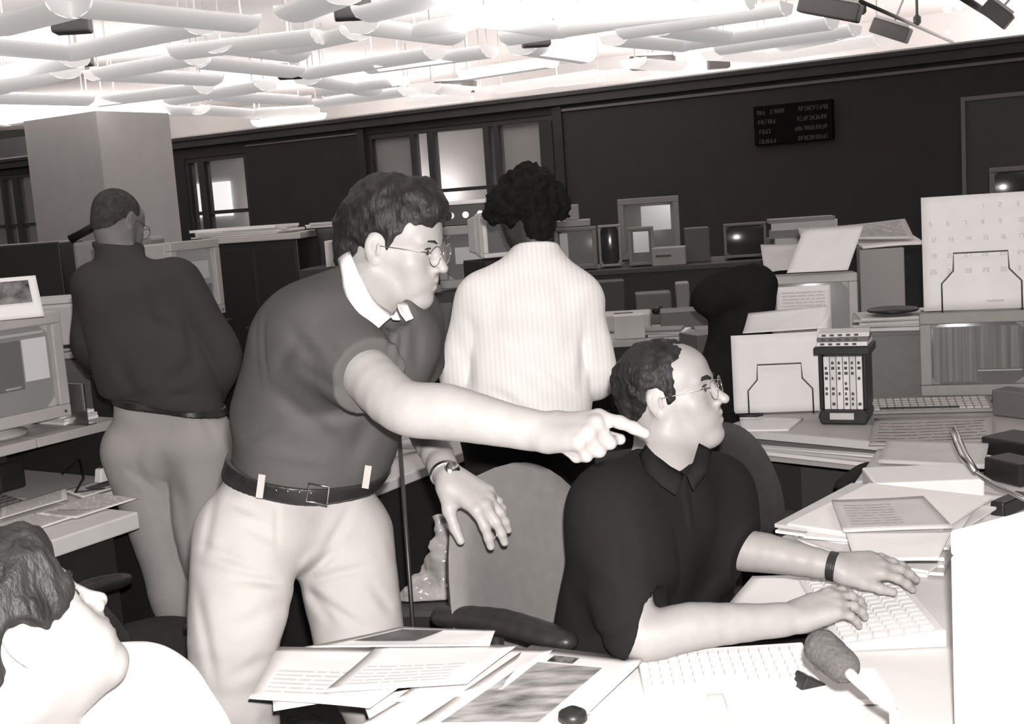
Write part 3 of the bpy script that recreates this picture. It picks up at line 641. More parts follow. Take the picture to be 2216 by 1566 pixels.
def loosebox(name, label, cat, P, rz, sx, sy, sz, m_, bevel=.004, group=None, parts=None):
    """box standing on P, centred in x and y; parts: list of (name, material, x0,x1,y0,y1,z0,z1)"""
    t = thing(name, label, cat, wl(P), rz, group); m = MB(); m.box(-sx/2, sx/2, -sy/2, sy/2, 0, sz); m.build('body', m_, t, bevel=bevel)
    for (n_, mm, *b) in (parts or []): m = MB(); m.box(*b); m.build(n_, mm, t, bevel=min(bevel, .002))
    return t
def pile(labels, P, rz, w_, d, n, th, m_=None, jit=.02, seed=1, name='paper_stack', cat='papers'):
    """a stack of loose papers as one thing, with ragged sheets"""
    R_ = random.Random(seed); t = thing(name, labels, cat, wl(P), rz); z = 0
    for i in range(n):
        m = MB(); a = R_.uniform(-.12, .12)*(jit/.02); x, y = R_.uniform(-jit, jit), R_.uniform(-jit, jit); hh = th*R_.uniform(.6, 1.3)
        m.at((x, y, z), rz=a); m.box(-w_/2, w_/2, -d/2, d/2, 0, hh-.0006); m.build('sheaf', (m_ or [PAPER])[i % len(m_ or [1])], t); z += hh
    return t

# --- left desk, running away from the camera
OL = H(290, 1110, .72); axu = rot(E2Z, 1, 0); axv = rot(E2Z, 0, 1)      # local x along the edge, y into the desk
t = thing('desk', 'grey desk at the left with raised monitor shelf and pale thick front edge', 'desk', (OL[0], OL[1], 0), E2Z)
m = MB(); m.box(-2.3, .02, 0, 1.25, .66, .72); m.build('desktop', LAMINL, t, bevel=.006)
m = MB(); m.box(-2.25, .0, .12, .16, .02, .66); m.box(-2.25, .0, 1.2, 1.24, .02, .66); m.box(-.04, 0, .16, 1.2, .02, .66); m.box(-2.25, -2.21, .16, 1.2, .02, .66); m.build('panel', DESKD, t)
m = MB(); m.box(-2.3, .02, .50, 1.25, .92, .955); m.build('shelf', LAMIN, t, bevel=.004)
m = MB(); m.box(-2.3, .0, .86, .90, .72, .92); m.box(-2.3, -2.27, .55, .86, .72, .92); m.build('riser', DESKD, t)
t = thing('side_table', 'short grey side table continuing the left desk, with its own raised shelf, beside the dark shirted man', 'table', (OL[0], OL[1], 0), E2Z); t['label'] = 'short grey side table continuing the left desk beside the dark shirted man'
m = MB(); m.box(.024, .44, .36, 1.25, .66, .72); m.build('tabletop', LAMINL, t, bevel=.006); m = MB(); m.box(.024, .42, .50, 1.25, .92, .955); m.build('shelf', LAMIN, t, bevel=.004)
m = MB(); m.box(.38, .42, .42, 1.2, .01, .66); m.box(.03, .38, 1.16, 1.2, .01, .66); m.box(.38, .41, .56, 1.2, .72, .92); m.build('panel', DESKD, t)
LD = lambda x, y, z: V(OL[0], OL[1], 0)+axu*x+axv*y+V(0, 0, z)
Pm = LD(-.30, .66, .956)
crt('beige monitor at the left edge showing windows, a photo print leaning on top', LD(.0, .555, .956), E2Z, .46, .40, .42, BEIGE, SCR_G, [(.02, .62, .28, .86, SCR_M), (.64, .92, .36, .86, SCR_B), (.02, .9, .91, .94, SCR_L), (.40, .58, .30, .32, SCR_B)], foot=.045)
keyboard('grey keyboard tucked at the left under the monitor shelf', LD(-.25, .62, .721), E2Z, .44, .17, GREYP, GREYP)
# photo print on the monitor
Pt = H(40, 690, 1.4025); pu = rot(.42, 1, 0); pv = rot(.42, 0, 1)
a, b, c, d = [Pt+pu*x+pv*y+UP0*z for x, y, z in ((-.10, 0, .001), (.085, 0, .001), (.075, .05, .145), (-.11, .05, .145))]
t = sheet('white bordered photo print leaning on top of the left monitor', (a, b, c, d), name='photo_print', cat='photo', m_=PAPER)
PIC = mat('photo_picture', .16, .6, .9, 22)
m = MB(); fn = lambda u, v: tuple(lerp(lerp(a, b, u), lerp(d, c, u), v)-(a+b+c+d)/4-pv*.004+UP0*.001); m.grid(lambda u, v: fn(.10+.75*u, .36+.54*v), 4, 4); m.build('picture', PIC, t)
for k, (x, y, w_, d_, s_) in enumerate([(-.20, .26, .30, .21, 2), (.0, .24, .28, .22, 3), (.22, .44, .26, .18, 4), (-.05, .46, .34, .16, 8)]):
    P = LD(x, y, .7235+.0035*k); q = [P+axu*sx*w_/2*math.cos(.2*k)+axv*sy*d_/2+axu*sy*.03*(k-1) for sx, sy in ((-1, -1), (1, -1), (1, 1), (-1, 1))]
    sheet(['printed page at the front left of the grey desk', 'open printed sheet at the right corner of the grey desk', 'sheet with dark picture at the back corner of the grey desk', 'sheet half under the monitor shelf'][k], q, curl=.004, lines=(.08, .92, .1, .9, 12, INK2), seed=s_, marks=[(.3, .9, .3, .7, INK, 'picture')] if k == 2 else None)
t = thing('tape_dispenser', 'small glinting tape dispenser near the right corner of the grey desk', 'tape dispenser', wl(LD(.30, .47, .7385)), E2Z)
m = MB(); m.prism([(-.06, 0), (.06, 0), (.06, .025), (.02, .03), (0, .06), (-.05, .05)], -.018, .018); m.build('body', PLASTW, t, bevel=.004); m = MB(); m.at((-.022, 0, .04), rx=math.pi/2); m.lathe([(.022, -.012), (.022, .012)], 18); m.build('roll', METAL, t)
for (x, y, w_, hh, lab, s_) in ((.32, .60, .16, .035, 'pale stapled papers lying on the shelf right of the left monitor', 3), (-.55, .62, .3, .02, 'papers beside the front of the left monitor', 5)):
    pile(lab, LD(x, y+.12, .956), E2Z, w_, .2, 3, hh/3, [PAPER, PAPER2], .01, s_)
t = thing('file_divider', 'upright metal sorter plate beside the left monitor', 'sorter', wl(LD(.262, .56, .956)), E2Z)
m = MB(); m.box(-.003, .003, -.05, .12, 0, .16); m.build('plate', METAL, t); m = MB(); m.box(-.012, .04, -.05, .12, 0, .004); m.build('base', METAL, t)
m = MB(); m.tube([LD(.34, .80, .73), LD(.32, .66, .80), LD(.22, .52, .76), LD(.12, .45, .731), LD(.2, .38, .731)], .005, 8); o = m.build('cable', BLACKP, None, True); tag(o, 'black cable looping over the papers on the grey desk', 'cable')
m = MB(); m.tube([LD(-.05, .10, .50), LD(-.2, .06, .36), LD(-.45, .06, .30), LD(-.7, .10, .42)], .006, 8); o = m.build('cable', mat('cable_grey', .2), None, True); tag(o, 'grey cable hanging in a loop under the grey desk', 'cable')
m = MB(); m.box(-.06, .06, -.02, .02, 0, .11); o = m.build('telephone', BLACKP, None, bevel=.01, loc=wl(LD(.1, .80, .722)), rz=E2Z); tag(o, 'black desk telephone in the shade under the monitor shelf', 'telephone')

# --- things behind the left desk
t = thing('cabinet', 'dark grey low cabinet behind the left desk carrying a white printer', 'cabinet', wl(U(90, 830, 6.4)*V(1, 1, 0)), .12)
m = MB(); m.box(-.75, .38, 0, .55, 0, 1.02); m.build('body', mat('cabinet_grey', .10), t, bevel=.006)
m = MB(); m.box(-.76, .39, -.01, .56, 1.02, 1.05); m.build('top', LAMIN, t, bevel=.004)
for k in (0, 1): m = MB(); m.box(-.72+.55*k, -.2+.55*k, -.012, -.0, .08, .95); m.build('door', mat('cabinet_door', .09), t)
Pc = U(90, 830, 6.4)*V(1, 1, 0)
loosebox('printer', 'white printer on the dark low cabinet, left of the dark shirted man', 'printer', Pc+rot(.12, 0, .26)+UP0*1.051, .12, .62, .42, .26, mat('printer_shell', .52, .5), .02, parts=[('slot', BLACKP, -.25, .25, -.215, -.209, .02, .04), ('lid', LAMINL, -.29, .29, -.2, .2, .261, .285)])
loosebox('equipment_rack', 'big black equipment rack at the left edge behind the printer', 'rack', U(60, 570, 7.8)*V(1, 1, 0), .1, .58, .6, 1.63, BLACKP, .01, parts=[('shelf_unit', DMETAL, -.26, .26, -.31, -.30, 1.1, 1.25), ('label_plate', PAPER2, .0, .03, -.312, -.3, 1.40, 1.42)])
t = thing('copier', 'grey copier stand right of the black rack with papers on it', 'copier', wl(U(192, 600, 7.5)*V(1, 1, 0)+V(.08, 0, 0)), .1)
m = MB(); m.box(-.13, .40, -.25, .25, 0, 1.32); m.build('body', BEIGED, t, bevel=.01); m = MB(); m.box(-.10, .37, -.22, .22, 1.32, 1.62); m.build('cover', BEIGED, t, bevel=.02); m = MB(); m.tube([(-.14, -.1, 1.64), (0, -.1, 1.70), (.2, -.1, 1.69)], .028, 10); m.build('handle', BLACKP, t, True)
crt('beige monitor turned sideways right of the dark shirted man', anchor(U(486, 690, 6.1), E2Z+.22, .19, 0), E2Z+.22, .42, .38, .42, BEIGE, SCR_G, [(.15, .8, .5, .8, SCR_L), (.1, .85, .1, .4, SCR_M)], foot=.03)
Pk = anchor(U(486, 690, 6.1), E2Z+.22, .19, 0)
t = thing('cabinet', 'black cabinet under the sideways beige monitor', 'cabinet', (Pk[0], Pk[1], 0), E2Z+.22)
m = MB(); m.box(-.24, .22, -.04, .52, 0, Pk[2]-.001); m.build('body', DESKD, t, bevel=.006); m = MB(); m.box(-.21, .19, -.055, -.04, .1, Pk[2]-.1); m.build('door', BLACKP, t)
# black rack with papers on top, and the grey bin beside it
Pr = U(560, 640, 6.5)*V(1, 1, 0)
t = thing('equipment_rack', 'black equipment rack with papers on top behind the pointing man', 'rack', wl(Pr), -.1)
m = MB(); m.box(-.22, .24, 0, .6, 0, 1.565); m.build('body', BLACKP, t, bevel=.006)
m = MB(); m.box(-.20, -.01, -.015, 0, .98, 1.52); m.box(-.20, -.01, -.015, 0, .4, .96); m.build('left_door', mat('rack_door', .014, .35), t); m = MB(); m.box(.01, .22, -.015, 0, .98, 1.52); m.box(.01, .22, -.015, 0, .4, .96); m.build('right_door', mat('rack_door', .014, .35), t)
m = MB(); m.box(-.08, -.03, -.03, -.015, 1.10, 1.115); m.box(.10, .15, -.03, -.015, 1.12, 1.135); m.build('handle', METAL, t)
m = MB(); m.box(-.26, .27, -.04, .62, 1.566, 1.60); m.build('top', BEIGE, t, bevel=.006)
pile('loose papers on top of the black rack behind the pointing man', Pr+rot(-.1, -.08, .22)+UP0*1.601, -.1, .50, .34, 4, .012, [PAPER2, PAPER], .03, 4)
pile('curled newspapers lying over the grey bin, right of the rack', Pr+rot(-.1, .42, .30)+UP0*1.615, .1, .36, .25, 3, .010, [PAPER2, PAPER], .03, 9)
m = MB(); m.lathe([(.17, 0), (.19, .8), (.20, 1.58), (.205, 1.61)], 28); o = m.build('bin', mat('bin_grey', .085, .6), None, True, loc=wl(Pr+rot(-.1, .49, .25))); tag(o, 'tall grey round bin right of the black rack', 'bin')
loosebox('box', 'small pale box on a desk just behind the pointing man\'s collar', 'box', U(742, 575, 6.0)-UP0*.0, -.1, .14, .12, .13, BEIGEL, .004, parts=[('label_patch', PAPER, -.03, .01, -.062, -.06, .02, .10)])
t = thing('cabinet', 'dark cabinet behind the pointing man carrying the small pale box', 'cabinet', wl(U(742, 575, 6.0)*V(1, 1, 0)), -.1); m = MB(); zz = U(742, 575, 6.0)[2]; m.box(-.20, .24, -.12, .4, 0, zz-.002); m.build('body', DESKD, t, bevel=.006); m = MB(); m.box(-.18, .22, -.135, -.12, .1, zz-.08); m.build('door', BLACKP, t)

# --- desk between the pointing man and the bushy haired man
OD = H(800, 1056, .75)
t = thing('desk', 'pale topped desk with black front behind the pointing man', 'desk', (OD[0], OD[1], 0), E2Z)
m = MB(); m.box(0, .85, 0, .62, .71, .75); m.build('desktop', LAMINL, t, bevel=.006); m = MB(); m.box(.03, .82, .04, .08, .02, .71); m.box(.03, .07, .08, .6, .02, .71); m.box(.78, .82, .08, .6, .02, .71); m.build('panel', DESKD, t)
t = thing('telephone_handset', 'white telephone handset on the pale desk behind the pointing man', 'telephone', wl(H(868, 984, .752)), E2Z-.3)
m = MB(); m.tube([(-.10, 0, .022), (-.075, 0, .03), (0, 0, .036), (.075, 0, .03), (.10, 0, .022)], [.020, .024, .014, .024, .020], 12); m.build('handset', PLASTW, t, True)
# the beige terminal and black cabinet seen between the two heads
Pb = U(1035, 625, 5.7); zb = Pb[2]
t = thing('cabinet', 'black cabinet between the pointing man and the bushy haired man', 'cabinet', (Pb[0], Pb[1], 0), 0); m = MB(); m.box(-.36, .30, -.04, .5, 0, zb); m.build('body', DESKD, t, bevel=.006); m = MB(); m.box(-.33, .27, -.055, -.04, .1, zb-.05); m.build('door', BLACKP, t)
crt('beige monitor glimpsed between the pointing man and the bushy haired man', Pb, -.08, .36, .29, .3, BEIGED, SCR_M, [(.15, .75, .35, .72, SCR_L)], foot=.01, base=False, bez=.04)
t = thing('radio_scanner', 'black boxy radio standing on the beige monitor between the two heads', 'radio', wl(Pb+V(-.02, .12, .302)), -.08); m = MB(); m.box(-.14, .12, -.06, .08, 0, .10); m.build('body', BLACKP, t, bevel=.004)
for k in range(3): m = MB(); m.at((-.08+.07*k, -.064, .05), rx=math.pi/2); m.lathe([(.016, 0), (.016, .008)], 14); m.build('dial', METAL, t)
pile('white papers on the black radio between the two heads', Pb+V(-.05, .14, .403), .1, .20, .12, 2, .012, [PAPER], .01, 2)
crt('pale rounded terminal seen behind the bushy haired man\'s left ear', U(1094, 560, 5.3), .5, .20, .20, .22, BEIGEL, SCR_M, foot=.01, base=False, bez=.02)
zt = U(1094, 560, 5.3)
t = thing('pedestal', 'dark pedestal under the pale rounded terminal', 'pedestal', (zt[0], zt[1], 0), .5); m = MB(); m.box(-.10, .10, .0, .22, 0, zt[2]-.001); m.build('body', DESKD, t, bevel=.004)

# --- far rows of desks on the right, towards the wall
def fardesk(px0, px1, D, z, label, depth=.8, rz=E1Z, m_=LAMIN):
    A, B = U(px0, 500, D)*V(1, 1, 0), U(px1, 500, D)*V(1, 1, 0); L = float(np.linalg.norm(B-A))
    t = thing('desk', label, 'desk', wl(A), rz); m = MB(); m.box(0, L, 0, depth, z-.04, z); m.build('desktop', m_, t, bevel=.005)
    m = MB(); m.box(.02, L-.02, .02, .06, .01, z-.04); m.box(.02, .06, .06, depth-.02, .01, z-.04); m.box(L-.06, L-.02, .06, depth-.02, .01, z-.04); m.build('panel', DESKD, t); return A, L
A1, L1 = fardesk(1215, 1760, 9.3, 1.10, 'high console desk carrying the row of far monitors', .9, -.1, mat('console_dark', .05))
on = lambda px, D, z, rz=0: U(px, 500, D)*V(1, 1, 0)+UP0*z
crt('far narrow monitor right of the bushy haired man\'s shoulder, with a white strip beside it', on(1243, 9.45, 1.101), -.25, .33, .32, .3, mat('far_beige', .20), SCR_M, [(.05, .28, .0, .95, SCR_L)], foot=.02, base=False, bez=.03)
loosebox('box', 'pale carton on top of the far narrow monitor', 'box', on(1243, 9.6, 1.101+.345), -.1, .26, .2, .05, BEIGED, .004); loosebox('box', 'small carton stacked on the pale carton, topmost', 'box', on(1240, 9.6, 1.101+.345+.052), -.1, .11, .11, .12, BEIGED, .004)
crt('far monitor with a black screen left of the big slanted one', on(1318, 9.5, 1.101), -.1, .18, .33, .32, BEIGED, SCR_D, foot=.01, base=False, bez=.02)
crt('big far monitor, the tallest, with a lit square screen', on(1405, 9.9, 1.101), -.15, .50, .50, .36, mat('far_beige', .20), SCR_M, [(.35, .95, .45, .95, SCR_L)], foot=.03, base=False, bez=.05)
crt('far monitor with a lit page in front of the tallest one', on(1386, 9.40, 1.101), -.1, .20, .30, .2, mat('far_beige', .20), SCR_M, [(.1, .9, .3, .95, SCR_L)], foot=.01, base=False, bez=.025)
loosebox('computer_case', 'low beige computer case right of the far monitors', 'computer', on(1446, 9.38, 1.101), -.2, .26, .2, .14, BEIGED, .006, parts=[('drive_slot', BLACKP, -.1, .02, -.104, -.1, .07, .085)])
loosebox('box', 'dim grey upright box between the far monitors', 'box', on(1507, 9.55, 1.101), -.1, .19, .2, .27, mat('dim_grey', .08), .006)
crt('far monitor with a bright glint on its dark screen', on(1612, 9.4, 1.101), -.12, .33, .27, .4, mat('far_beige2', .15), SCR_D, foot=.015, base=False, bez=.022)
m = MB(); P = on(1612, 9.4, 1.101); 
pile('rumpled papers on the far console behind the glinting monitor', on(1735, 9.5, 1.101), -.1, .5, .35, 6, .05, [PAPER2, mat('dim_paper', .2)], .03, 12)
Ad, Ld = fardesk(1290, 1620, 7.6, .75, 'cluttered far desk behind the seated man\'s head', 1.45, -.12)
D2 = lambda px, D: U(px, 500, D)*V(1, 1, 0)+UP0*.751
loosebox('fax_machine', 'grey fax machine on the cluttered far desk beside the white shoulder', 'fax machine', D2(1345, 8.2), -.15, .34, .3, .12, BEIGE, .02, parts=[('display', BLACKP, -.08, .05, -.10, -.06, .121, .126)])
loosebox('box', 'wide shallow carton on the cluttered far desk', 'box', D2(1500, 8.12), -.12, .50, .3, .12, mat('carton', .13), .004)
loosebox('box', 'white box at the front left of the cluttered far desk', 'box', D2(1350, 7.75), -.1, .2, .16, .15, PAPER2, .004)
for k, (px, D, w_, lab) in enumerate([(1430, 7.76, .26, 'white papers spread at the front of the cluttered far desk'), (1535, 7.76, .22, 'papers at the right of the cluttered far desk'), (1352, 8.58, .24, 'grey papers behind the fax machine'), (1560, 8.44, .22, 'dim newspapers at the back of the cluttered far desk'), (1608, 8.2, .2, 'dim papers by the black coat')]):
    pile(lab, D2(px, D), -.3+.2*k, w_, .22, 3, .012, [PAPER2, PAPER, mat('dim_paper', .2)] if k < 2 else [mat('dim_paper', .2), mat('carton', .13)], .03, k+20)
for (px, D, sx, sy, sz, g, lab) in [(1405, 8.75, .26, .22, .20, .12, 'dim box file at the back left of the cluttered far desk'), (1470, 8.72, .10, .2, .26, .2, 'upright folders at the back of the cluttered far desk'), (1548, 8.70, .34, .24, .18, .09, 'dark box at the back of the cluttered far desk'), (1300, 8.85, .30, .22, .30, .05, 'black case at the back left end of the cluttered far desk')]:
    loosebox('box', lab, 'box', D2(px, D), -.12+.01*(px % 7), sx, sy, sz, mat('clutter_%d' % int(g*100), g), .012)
t = thing('telephone', 'dark desk telephone on the cluttered far desk', 'telephone', wl(D2(1432, 8.48)), -.3); m = MB(); m.prism([(-.1, 0), (.1, 0), (.1, .03), (-.1, .08)], -.09, .09); m.build('body', GREYP, t, bevel=.006); m = MB(); m.tube([(-.06, -.09, .09), (-.05, 0, .105), (-.06, .09, .09)], [.024, .016, .024], 10); m.build('handset', BLACKP, t, True)
loosebox('low_shelf', 'slanted grey shelf board right of the cluttered far desk', 'shelf', U(1548, 500, 6.9)*V(1, 1, 0), .35, .42, .22, .86, mat('dim_grey2', .13), .004)
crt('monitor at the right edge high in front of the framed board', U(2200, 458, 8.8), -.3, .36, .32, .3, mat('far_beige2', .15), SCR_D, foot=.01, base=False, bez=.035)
z8 = U(2200, 458, 8.8)
t = thing('cabinet', 'tall dark cabinet under the monitor at the upper right edge', 'cabinet', (z8[0], z8[1], 0), -.3); m = MB(); m.box(-.5, .5, -.1, .5, 0, z8[2]-.002); m.build('body', DESKD, t, bevel=.006); m = MB(); m.box(-.47, .47, -.115, -.1, .1, z8[2]-.1); m.build('door', BLACKP, t)
pile('crumpled papers left of the monitor at the upper right edge', z8+V(-.32, 0, .0), .2, .22, .16, 3, .02, [mat('dim_paper', .2)], .03, 31)

# --- the right hand desk with its monitors
OR = V(.80, 4.66, 0); RZR = math.radians(-43); xr = rot(RZR, 1, 0); yr = rot(RZR, 0, 1); RD = lambda x, y, z: OR+xr*x+yr*y+UP0*z
t = thing('desk', 'grey topped desk at the right crowded with monitors, papers under its front', 'desk', wl(OR), RZR)
m = MB(); m.box(0, 2.6, 0, 1.15, .715, .75); m.build('desktop', LAMIN, t, bevel=.006); m = MB(); m.box(.02, 2.58, .02, 1.13, .63, .645); m.build('under_shelf', LAMIN, t)
m = MB(); m.box(0, .04, .05, 1.1, .01, .715); m.box(2.5, 2.54, .05, 1.1, .01, .715); m.box(.04, 2.5, .55, .59, .01, .63); m.build('panel', mat('desk_grey_panel', .07), t)
m = MB(); m.box(0, 2.6, -.006, 0, .72, .748); m.build('edge_strip', LAMINL, t)
pile('papers stuffed on the shelf under the right desk', RD(.42, .18, .646), RZR, .62, .26, 4, .012, [PAPER, PAPER2], .02, 41)
ron = lambda px, py, z: H(px, py, z)
# copy holder with papers
def copyholder(P, rz, w_, h, lab, lean=.22, s=1.0, wx=.115, name='copy_holder'):
    t = thing(name, lab, 'paper stand', wl(P), rz); k = math.tan(lean); f = lambda x, z, e=0: (x, z*k+e, z)
    m = MB(); W2 = .15*s; m.tube([f(-W2, 0, -.03), f(-W2, .115*s, -.03), f(-W2*.70, .165*s, -.03), f(-W2*.68, .235*s, -.03), f(W2*.68, .235*s, -.03), f(W2*.70, .165*s, -.03), f(W2, .115*s, -.03), f(W2, 0, -.03)], .0032, 8); m.build('wire_front', DMETAL, t, True)
    m = MB(); m.tube([f(-W2, 0, -.03), f(-W2, 0, .02), (-W2, .16, .0), (W2, .16, 0), f(W2, 0, .02), f(W2, 0, -.03)], .0032, 8); m.tube([f(-W2*.6, .01, .02), f(-W2*.6, .25*s, .02), f(W2*.6, .25*s, .02), f(W2*.6, .01, .02)], .0032, 8); m.build('wire_back', DMETAL, t, True)
    return t, f
P = ron(1690, 893, .752); rzc = -.18
copyholder(P, rzc, .36, .34, 'black wire paper stand holding printouts on the right desk', .18, .86)
def stood(P, rz, w_, h, lab, lean, off, m_=None, lines=None, curl=.004, seed=1, fold=False, name='paper_sheet', zb=.0, marks=None, xo=0.0):
    f = lambda x, z: P+rot(rz, x+xo, z*math.tan(lean)+off)+UP0*(z+zb)
    return sheet(lab, (f(-w_/2, 0), f(w_/2, 0), f(w_/2, h), f(-w_/2, h)), m_=m_, lines=lines, curl=curl, seed=seed, name=name, marks=marks)
stood(P, rzc, .37, .31, 'front printout clipped in the wire stand on the right desk', .18, -.012, PAPER, None, .006, 3, zb=.006)
stood(P, rzc, .39, .31, 'second printout behind the front one in the wire stand', .18, -.004, PAPER, None, .006, 4, zb=.012, xo=.006)
q0 = P+rot(rzc, -.14, .05)+UP0*.325; q1 = P+rot(rzc, .20, .05)+UP0*.33
sheet('curled top pages flopping over the back of the wire stand', (q0, q1, P+rot(rzc, .22, .24)+UP0*.40, P+rot(rzc, -.11, .24)+UP0*.39), curl=.012, seed=6)
m = MB(); m.grid(lambda u, v: tuple(P+rot(rzc, .16+.06*math.sin(math.pi*u*.9), .05+.16*u)+UP0*(.33+.07*math.sin(math.pi*u)-.02*v-(.09*v))), 12, 3); o = m.build('paper_curl', PAPER, None, True); o.modifiers.new('thick', 'SOLIDIFY').thickness = .001; tag(o, 'curled paper edge at the right top of the wire stand', 'paper')
q = [ron(x, y, .754) for x, y in ((1605, 932), (1705, 930), (1738, 905), (1600, 900))]
sheet('white pad lying in front of the wire stand', q, th=.006, curl=.002, seed=4); m = MB(); m.tube([(-.045, 0, .008), (.03, -.012, .008), (.05, .01, .008), (.042, .02, .008)], .0055, 8); o = m.build('pen', BLACKP, None, True, loc=wl(ron(1622, 903, .762)), rz=-.2); tag(o, 'bent black pen on the pad before the wire stand', 'pen')
# cassette rack
P = ron(1828, 915, .752); rzt = -.42
t = thing('cassette_rack', 'black rack of white spined cassettes right of the wire stand', 'cassette rack', wl(P), rzt)
m = MB(); m.prism([(-.085, 0), (.085, 0), (.095, .03), (.085, .055), (-.085, .055), (-.095, .03)], -.03, .15); m.build('base', BLACKP, t, bevel=.006)
m = MB(); m.box(-.09, -.075, -.015, .15, .055, .29); m.box(.075, .09, -.015, .15, .055, .29); m.box(-.09, .09, .14, .15, .055, .29); m.box(-.105, .105, -.03, .16, .27, .30); m.build('frame', BLACKP, t, bevel=.004)
m = MB(); m.box(-.05, .04, -.034, -.028, .02, .045); m.build('label_plate', PAPER2, t)
for k in range(6):
    x = -.072+.0245*k; c = thing('cassette', 'white spined cassette standing in the black rack, %s' % ['leftmost', 'second from left', 'third from left', 'fourth from left', 'second from right', 'rightmost'][k], 'cassette', wl(P+rot(rzt, x+.011, .06)+UP0*.056), rzt, 'cassettes standing in the black rack')
    m = MB(); m.box(-.0108, .0108, -.07, .07, 0, .205); m.build('case', [PLASTW, BEIGEL, PLASTW][k % 3], c, bevel=.001)
    m = MB(); R_ = random.Random(k)
    for j in range(9):
        if R_.random() < .7: z = .015+.02*j; m.box(-.006, .001+R_.random()*.006, -.0712, -.07, z, z+.011)
    m.build('spine_marks', INK, c)
for k in range(3):
    c = thing('cassette', 'cassette lying on top of the black rack, %s' % ['bottom one', 'middle one', 'top one'][k], 'cassette', wl(P+rot(rzt, .0, .06)+UP0*(.302+.0175*k)), rzt+.05*k, 'cassettes lying on the black rack'); m = MB(); m.box(-.095, .095, -.075, .07, 0, .0165); m.build('case', [PLASTW, GREYP, BEIGEL][k], c, bevel=.001)
    m = MB(); [m.box(-.08+.03*j, -.065+.03*j, -.0762, -.075, .004, .012) for j in range(5)]; m.build('spine_marks', INK, c)
# middle right monitor under papers
P3 = U(1757, 745, 5.55); P3[2] = .86
t = thing('plinth', 'grey plinth under the paper covered monitor', 'plinth', (P3[0], P3[1], .751), -.25); m = MB(); m.box(-.2, .2, .02, .4, 0, .109); m.build('body', GREYP, t, bevel=.005)
crt('beige monitor with a sheet over its screen, papers heaped on top', P3, -.25, .42, .39, .40, BEIGE, SCR_G, [(.06, .12, .1, .9, SCR_M)], foot=.01, base=False, bez=.04)
stood(P3, -.25, .24, .26, 'printed sheet taped over the beige monitor screen', .0, -.008, PAPER, (.1, .9, .1, .92, 14, mat('faint_print2', .55)), .001, 8, zb=.09, xo=-.03)
top3 = P3+UP0*.402
q = lambda x, y, z: top3+rot(-.25, x, y)+UP0*z
sheet('white sheet sloping down the front of the monitor top', (q(-.10, -.03, .012), q(.17, -.03, .012), q(.25, .14, .20), q(-.02, .14, .20)), curl=.004, seed=3)
sheet('crumpled sheet at the left on the monitor top', (q(-.20, .0, .01), q(-.06, .0, .01), q(-.02, .16, .13), q(-.22, .16, .13)), m_=PAPER2, curl=.02, seed=9)
loosebox('box', 'grey upright carton right of the paper covered monitor', 'box', RD(1.25, 1.34, 0)*V(1, 1, 0)+UP0*.751 if False else U(1905, 600, 5.75)*V(1, 1, 0)+UP0*.751, -.25, .20, .34, .60, mat('carton_grey', .27), .006)
P5 = U(1905, 600, 5.75)*V(1, 1, 0)+UP0*1.355
sheet('broad newspaper spread over the monitor top and carton', (P5+V(-.38, -.05, .04), P5+V(.13, -.10, .03), P5+V(.17, .14, .10), P5+V(-.34, .18, .10)), m_=PAPER2, curl=.02, th=.012, seed=5, lines=(.05, .95, .05, .95, 14, INK2), name='newspaper')
sheet('second newspaper sagging over the carton', (P5+V(-.12, -.14, .005), P5+V(.16, -.16, .0), P5+V(.18, .10, .04), P5+V(-.12, .1, .05)), m_=PAPER, curl=.012, th=.01, seed=15, name='newspaper')
# low cabinet with newspapers, behind the cassette rack
Pn = U(1945, 700, 5.05)*V(1, 1, 0)
t = thing('cabinet', 'low grey cabinet on the right desk behind the pencil cup, newspapers on top', 'cabinet', wl(Pn+UP0*.751), -.2); m = MB(); m.box(-.17, .10, -.10, .24, 0, .30); m.build('body', GREYP, t, bevel=.006); m = MB(); m.box(-.16, .09, -.108, -.10, .02, .28); m.build('door', GREYP, t)
pile('folded newspapers on the low grey cabinet', Pn+UP0*1.052+V(-.03, .04, 0), -.3, .28, .26, 5, .012, [PAPER2, mat('newsprint', .42)], .02, 51)
m = MB(); m.lathe([(.10, 0), (.105, .008), (.10, .012)], 26); o = m.build('tray', BLACKP, None, True, loc=wl(Pn+UP0*1.125+V(-.03, -.02, 0))); tag(o, 'thin black round tray on the folded newspapers', 'tray'); 
sheet('small white card at the edge of the right monitor top', [Pn+UP0*(1.128)+V(x, y, 0) for x, y in ((.08, -.12), (.24, -.10), (.24, .02), (.08, 0))], th=.003)
# pencil cup
P = ron(1985, 850, .752); t = thing('pencil_cup', 'dark pencil cup beside the right monitor', 'pencil cup', wl(P), 0); m = MB(); m.lathe([(.034, 0), (.036, .002), (.038, .10), (.035, .10), (.033, .006)], 20, cap=False); m.build('cup', mat('cup_grey', .09), t, True)
for k in range(7):
    a = k*.9+.3; m = MB(); m.tube([(.012*math.cos(a), .012*math.sin(a), .006), (.045*math.cos(a), .045*math.sin(a), .15+.015*(k % 3))], .0036, 7); o = m.build('pencil', [PLASTW, GREYP, BLACKP][k % 3], None, True, loc=wl(P)); tag(o, '%s in the dark cup' % ['pale pen leaning right', 'grey pencil leaning back', 'black pen leaning back left', 'white pen leaning left', 'grey pencil leaning to the front left', 'black pen leaning to the front', 'white pencil leaning right and forward'][k], 'pen', 'pens in the pencil cup')
